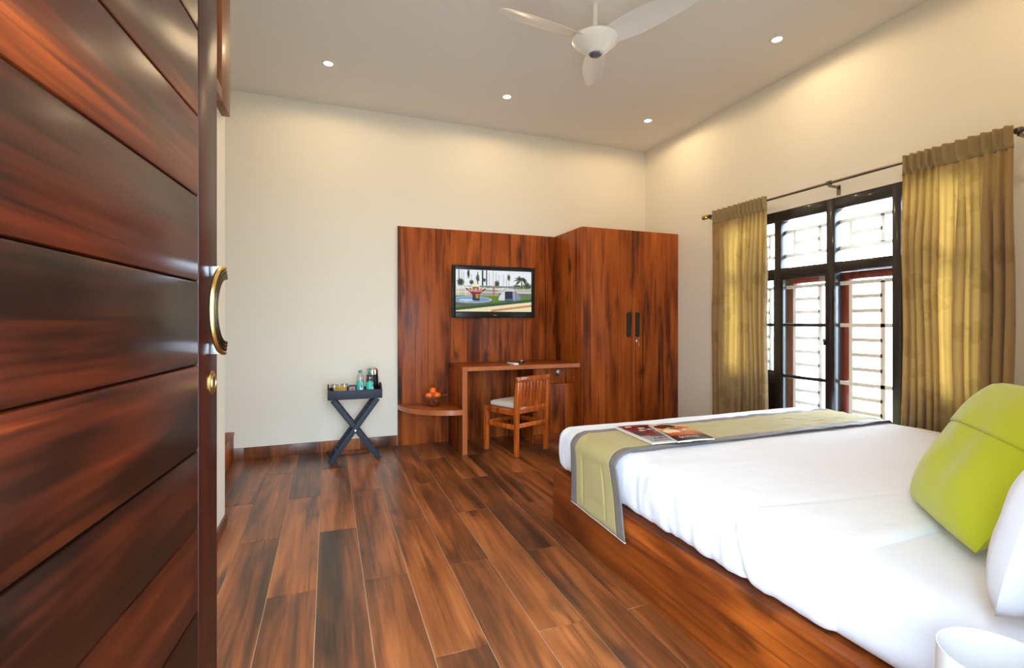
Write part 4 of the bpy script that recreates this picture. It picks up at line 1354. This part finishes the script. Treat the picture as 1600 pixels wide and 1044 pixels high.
# magazines
def magazine(label, corners, z, draw, seed, thick=0.007):
    """corners: spine-near, outer-near, outer-far, spine-far (world x, y)"""
    c = [Vector((x, y, 0)) for x, y in corners]
    cen = sum(c, Vector()) / 4
    t = thing('magazine', label, 'magazine', (cen.x, cen.y, z), group='magazines on the bed runner')

    def p(u, v, h):
        q_ = c[0] * (1 - u) * (1 - v) + c[1] * u * (1 - v) + c[2] * u * v + c[3] * (1 - u) * v
        return (q_.x, q_.y, z + h + 0.0025 * math.sin(PI * u))
    pg = MB()
    pg.grid(lambda u, v: p(u, v, 0.0), 10, 4, flip=True)
    pg.grid(lambda u, v: p(u, v, thick), 10, 4)
    rim = [(i / 10, 0) for i in range(11)] + [(1, j / 4) for j in range(1, 5)] + [(i / 10, 1) for i in range(9, -1, -1)] + [(0, j / 4) for j in range(3, 0, -1)]
    k = len(rim)
    pg.add([p(u, v, 0) for u, v in rim] + [p(u, v, thick) for u, v in rim], [(i, (i + 1) % k, k + (i + 1) % k, k + i) for i in range(k)])
    pg.build('pages', M['paper'], t, weld=True)
    NU, NV = 60, 84
    cv = MB().grid(lambda u, v: p(u, v, thick + 0.0006), NU, NV)
    o = cv.build('cover', M['print'], t, smooth=True)
    U, V = np.meshgrid(np.linspace(0, 1, NU + 1), np.linspace(0, 1, NV + 1))
    im = draw(U, V, np.random.RandomState(seed))
    im = np.clip(im, 0, 255) / 255.0
    im = np.where(im <= 0.04045, im / 12.92, ((im + 0.055) / 1.055) ** 2.4).reshape(-1, 3)
    paint(o, np.concatenate([im, np.ones((len(im), 1))], 1))
    return t


def cover_a(U, V, rs):
    im = np.zeros(U.shape + (3,))
    im[:] = (168, 168, 166)
    im[(V > .35)] = (150, 70, 78)
    b = lambda cx, cy, rx, ry, c: im.__setitem__(((U - cx) / rx) ** 2 + ((V - cy) / ry) ** 2 < 1, c)
    b(.6, .6, .5, .22, (134, 44, 56))
    b(.35, .80, .30, .14, (110, 30, 40))
    b(.75, .85, .2, .1, (60, 24, 28))
    for cx, cy in ((.55, .78), (.7, .70), (.45, .66), (.8, .58), (.3, .9)):
        b(cx, cy, .10, .035, (226, 214, 204))
        b(cx + .05, cy - .05, .09, .03, (30, 20, 22))
    b(.2, .5, .14, .1, (60, 72, 64))
    b(.6, .33, .3, .06, (88, 102, 92))
    b(.8, .24, .16, .05, (52, 120, 112))
    for i in range(7):
        im[(abs(V - .20) < .03) & (abs(U - .30 - i * .09) < .03)] = (40, 40, 44)
    im[(abs(V - .10) < .012) & (U > .15) & (U < .9)] = (110, 104, 96)
    im[(U < .08) | (V < .04)] = (226, 222, 214)
    return im + (rs.rand(*U.shape, 1) - .5) * 24


def cover_b(U, V, rs):
    im = np.zeros(U.shape + (3,))
    g = np.clip((V - .25) / .5, 0, 1)[..., None]
    im[:] = (1 - g) * np.array((150, 62, 24)) + g * np.array((238, 186, 120))
    b = lambda cx, cy, rx, ry, c: im.__setitem__(((U - cx) / rx) ** 2 + ((V - cy) / ry) ** 2 < 1, c)
    b(.28, .52, .22, .12, (252, 236, 190))
    b(.40, .86, .26, .10, (44, 44, 34))
    b(.18, .80, .16, .10, (70, 30, 50))
    b(.55, .70, .20, .06, (156, 60, 70))
    b(.70, .62, .06, .04, (220, 214, 208))
    b(.8, .8, .2, .08, (196, 90, 40))
    b(.45, .38, .35, .08, (208, 104, 50))
    im[V < .26] = (58, 24, 22)
    im[V < .14] = (26, 24, 30)
    # pale lettering along the foot of the cover
    for i, (h_, w_) in enumerate(((.05, .030), (.032, .022), (.030, .022), (.032, .024), (.030, .020), (.034, .018), (.052, .012), (.056, .012))):
        cx = .24 + i * .066
        im[(((U - cx) / w_) ** 2 + ((V - .175) / h_) ** 2 < 1) & (((U - cx) / (w_ * .5)) ** 2 + ((V - .175) / (h_ * .5)) ** 2 > 1 if i < 6 else True)] = (240, 238, 232)
    im[(abs(V - .07) < .012) & (U > .55) & (U < .95)] = (150, 170, 180)
    return im + (rs.rand(*U.shape, 1) - .5) * 16


magazine('magazine with a dark red floral cover lying partly under another', [(1.445, 1.905), (1.660, 1.880), (1.690, 2.262), (1.475, 2.275)], 0.5655, cover_a, 1)
magazine('magazine with an orange sunset cover lying on top of another', [(1.552, 1.852), (1.762, 1.838), (1.828, 2.130), (1.652, 2.212)], 0.5775, cover_b, 2)

# ------------------------------------------------------------------ pillow and cushion


def pillow_surface(c00, c10, c11, c01, thick, nu=36, nv=36, pinch=0.10, power=2.6, wr=0.004, seed=0.0, rnd_=0.28):
    """soft cushion over four corner points; returns fn(u, v, side)"""
    c00, c10, c11, c01 = map(Vector, (c00, c10, c11, c01))
    nrm = (c10 - c00).cross(c01 - c00).normalized()
    cen = (c00 + c10 + c11 + c01) / 4

    def fn(u, v, side):
        a, b = 2 * u - 1, 2 * v - 1
        # edges bow in between the corners
        a2 = a * (1 - pinch * (1 - b * b) * abs(a) ** 2)
        b2 = b * (1 - pinch * (1 - a * a) * abs(b) ** 2)
        a2, b2 = a2 * math.sqrt(1 - rnd_ * b * b / 2), b2 * math.sqrt(1 - rnd_ * a * a / 2)
        uu, vv = (a2 + 1) / 2, (b2 + 1) / 2
        p = c00 * (1 - uu) * (1 - vv) + c10 * uu * (1 - vv) + c11 * uu * vv + c01 * (1 - uu) * vv
        t = (max(0, 1 - abs(a) ** power) * max(0, 1 - abs(b) ** power)) ** 0.5
        w = wr * noise.noise(Vector((u * 5 + seed, v * 5, seed))) * (1 - abs(a)) * (1 - abs(b)) * 3
        return tuple(p + nrm * side * (thick / 2 * t + w * (1 if side > 0 else 0.3)))
    return fn


def soft(name, fn, mat, parent, nu=40, nv=40):
    mb = MB()
    sm = lambda t: t
    mb.grid(lambda u, v: fn(u, v, 1), nu, nv)
    mb.grid(lambda u, v: fn(u, v, -1), nu, nv, flip=True)
    return mb.build(name, mat, parent, smooth=True, weld=True)


pw = thing('pillow', 'plump white pillow propped at the head of the bed', 'pillow', (1.55, 0.52, 0.535))
pf = pillow_surface((1.88, 0.530, 0.552), (1.215, 0.555, 0.552), (1.205, 0.468, 0.905), (1.87, 0.455, 0.905), 0.165, pinch=0.03, power=3.2, wr=0.006, seed=2.1)
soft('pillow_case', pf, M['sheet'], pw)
lc = thing('lime_cushion', 'square lime green cushion leaning on the white pillow', 'cushion', (1.72, 0.85, 0.535))
A_, B_, C_, D_ = (1.856, 1.062, 0.546), (1.523, 0.716, 0.546), (1.702, 0.543, 0.972), (2.030, 0.884, 0.972)
cf = pillow_surface(A_, B_, C_, D_, 0.165, pinch=0.05, power=2.8, wr=0.006, seed=5.4)
# keep the front face towards the room
fsd = 1 if Vector(cf(0.5, 0.5, 1)).x < Vector(cf(0.5, 0.5, -1)).x else -1
soft('cushion_cover', cf, M['lime'], lc)
fl = MB()


def flap(u, v):
    uu, vv = 0.05 + 0.90 * u, 0.61 + 0.34 * v
    p = Vector(cf(uu, vv, fsd))
    p2 = Vector(cf(uu, vv, -fsd))
    d = (p - p2)
    d = d.normalized() if d.length > 1e-6 else Vector((-0.7, 0.7, 0.2)).normalized()
    return tuple(p + d * 0.0022)


fl.grid(flap, 30, 14)
fl.build('envelope_flap', M['lime'], lc, smooth=True, solid=0.004)

# ------------------------------------------------------------------ bedside table and lamp
ns = thing('bedside_table', 'small wooden bedside table between the bed and the doorway', 'bedside table', (1.0, 0.42, 0))
for (x, y) in ((0.83, 0.25), (1.165, 0.25), (0.83, 0.585), (1.165, 0.585)):
    box('leg', M['bed'], x - 0.018, x + 0.018, y - 0.018, y + 0.018, 0, 0.36, ns, bevel=0.002)
box('table_top', BEDF, 0.805, 1.19, 0.225, 0.61, 0.361, 0.386, ns, bevel=0.002)
box('drawer_box', BEDF, 0.85, 1.145, 0.27, 0.565, 0.25, 0.36, ns)
lp = thing('table_lamp', 'white drum table lamp beside the bed at the lower right', 'table lamp', (1.033, 0.446, 0.3865))
MB().lathe([(0.055, 0.0), (0.055, 0.010), (0.030, 0.018), (0.012, 0.03), (0.012, 0.10)], 28).build('base', M['white'], lp, world=False, smooth=True)
MB().lathe([(0.088, 0.062), (0.085, 0.212), (0.0835, 0.212), (0.0865, 0.062)], 48, capb=False, capt=False).build('shade', M['shade'], lp, world=False, smooth=True)
MB().lathe([(0.016, 0.09), (0.018, 0.10), (0.018, 0.125), (0.026, 0.150), (0.022, 0.172), (0.001, 0.182)], 20).build('bulb', M['white'], lp, world=False, smooth=True)
sp_ = MB()
for k in range(3):
    a = k * 2 * PI / 3
    sp_.tube([(0, 0, 0.098), (0.0855 * math.cos(a), 0.0855 * math.sin(a), 0.098)], 0.0015, 6)
sp_.build('shade_ring', M['steel'], lp, world=False)
